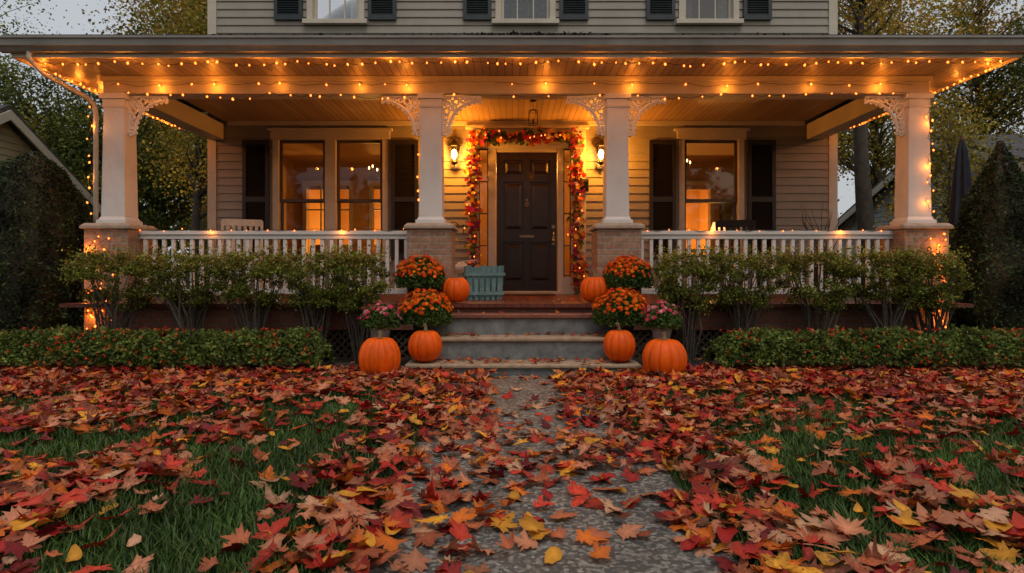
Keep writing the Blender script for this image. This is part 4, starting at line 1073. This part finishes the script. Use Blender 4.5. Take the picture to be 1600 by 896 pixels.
tree(12.8,21.5,13,2.9,2.4,[Y[0],Y[2],Y[3],G[3]],'broad tree with brown and gold leaves',110,250,.10,.2)
tree(16.6,22,14,3.2,2.8,[Y[1],Y[3],G[3],G[1]],'large tree with bronze green crown',110,270,.11,.22)
tree(9.9,25,10,3.0,1.6,[Y[0],Y[1],Y[2],G[3]],'yellow leaved tree at the wood edge',95,200,.13,.2)
tree(8.3,11.4,4.2,1.0,.9,[Y[2],Y[3],G[3]],'small understory tree with yellowing leaves',50,150,.07,.06,sig=.25)
tree(-7.6,18.5,5.4,1.8,.6,[Y[1],Y[2],G[3],G[2]],'small understory tree with yellowing leaves',75,200,.085,.07,sig=.3)
def woods(n,yr,label,base=6.0,ls=.42):
    x=rng.uniform(-60,60,n); top=base+2.2*np.sin(x*.21)+1.5*np.sin(x*.53+1)
    z=top*rng.random(n)**.8; y=rng.uniform(*yr,n)
    sh=np.array([.7+.8*mnoise.noise(Vector((a*.5,b_*.5,c*.6))) for a,b_,c in zip(x,y,z)])
    P=np.stack([x,y,z],1); cols=pick([G[0],G[1],G[2],Y[2],Y[3]],n)*sh[:,None]
    V,F,C=leaf_cloud(P,ls,cols,.4,.7); o=arr_mesh('distant_woods',V,F,C,'fol'); tag(o,label,'woods',kind='stuff')
woods(80000,(33,42),'distant autumn woodland closing the view',6.2,.36)
woods(22000,(-34,-26),'autumn woodland across the street behind the lawn',8.0,.7)

P=np.stack([rng.normal(.25,.35,500),rng.uniform(6.38,6.46,500),3.43+np.abs(rng.normal(0,.015,500))],1); P2=np.stack([rng.uniform(-3.2,3.6,260),rng.uniform(6.38,6.46,260),3.43+np.abs(rng.normal(0,.008,260))],1); P=np.concatenate([P,P2])
V,F,C=leaf_cloud(P,.05,pick([(.03,.02,.012),(.05,.03,.02)],len(P)),.4,.6); o=arr_mesh('gutter_debris',V,F,C,'leaf'); tag(o,'dark wet leaf debris caught along the gutter','leaf debris',kind='stuff')

# ------------------------------------------------------------ world, sun, camera
w=bpy.data.worlds.new('World'); sc.world=w; w.use_nodes=True; nt=w.node_tree
sky=nt.nodes.new('ShaderNodeTexSky'); sky.sky_type='NISHITA'; sky.sun_disc=False
sky.sun_elevation=math.radians(8); sky.sun_rotation=math.radians(150); sky.air_density=1.0; sky.dust_density=4.0; sky.ozone_density=1.0
mx=nt.nodes.new('ShaderNodeMixRGB'); mx.inputs[0].default_value=.8; mx.inputs[2].default_value=(6.0,6.25,6.6,1)
bg=nt.nodes['Background']; bg.inputs[1].default_value=.10; nt.links.new(sky.outputs[0],mx.inputs[1]); nt.links.new(mx.outputs[0],bg.inputs[0])
s=bpy.data.lights.new('sun','SUN'); s.energy=1.1; s.angle=math.radians(30); s.color=(1,.92,.84)
so=bpy.data.objects.new('sun',s); COL.objects.link(so)
el=math.radians(62); az=math.radians(165)
d=Vector((math.sin(az)*math.cos(el),math.cos(az)*math.cos(el),math.sin(el)))
so.rotation_euler=d.to_track_quat('Z','Y').to_euler(); so.location=(0,-20,20)
cam=bpy.data.cameras.new('camera'); co=bpy.data.objects.new('camera',cam); COL.objects.link(co)
co.location=(0,0,1.0); co.rotation_euler=(math.radians(90),0,0)
cam.sensor_width=36; cam.lens=970/1600*36; cam.shift_y=-23/1600; cam.clip_end=1000; cam.clip_start=.05
sc.camera=co
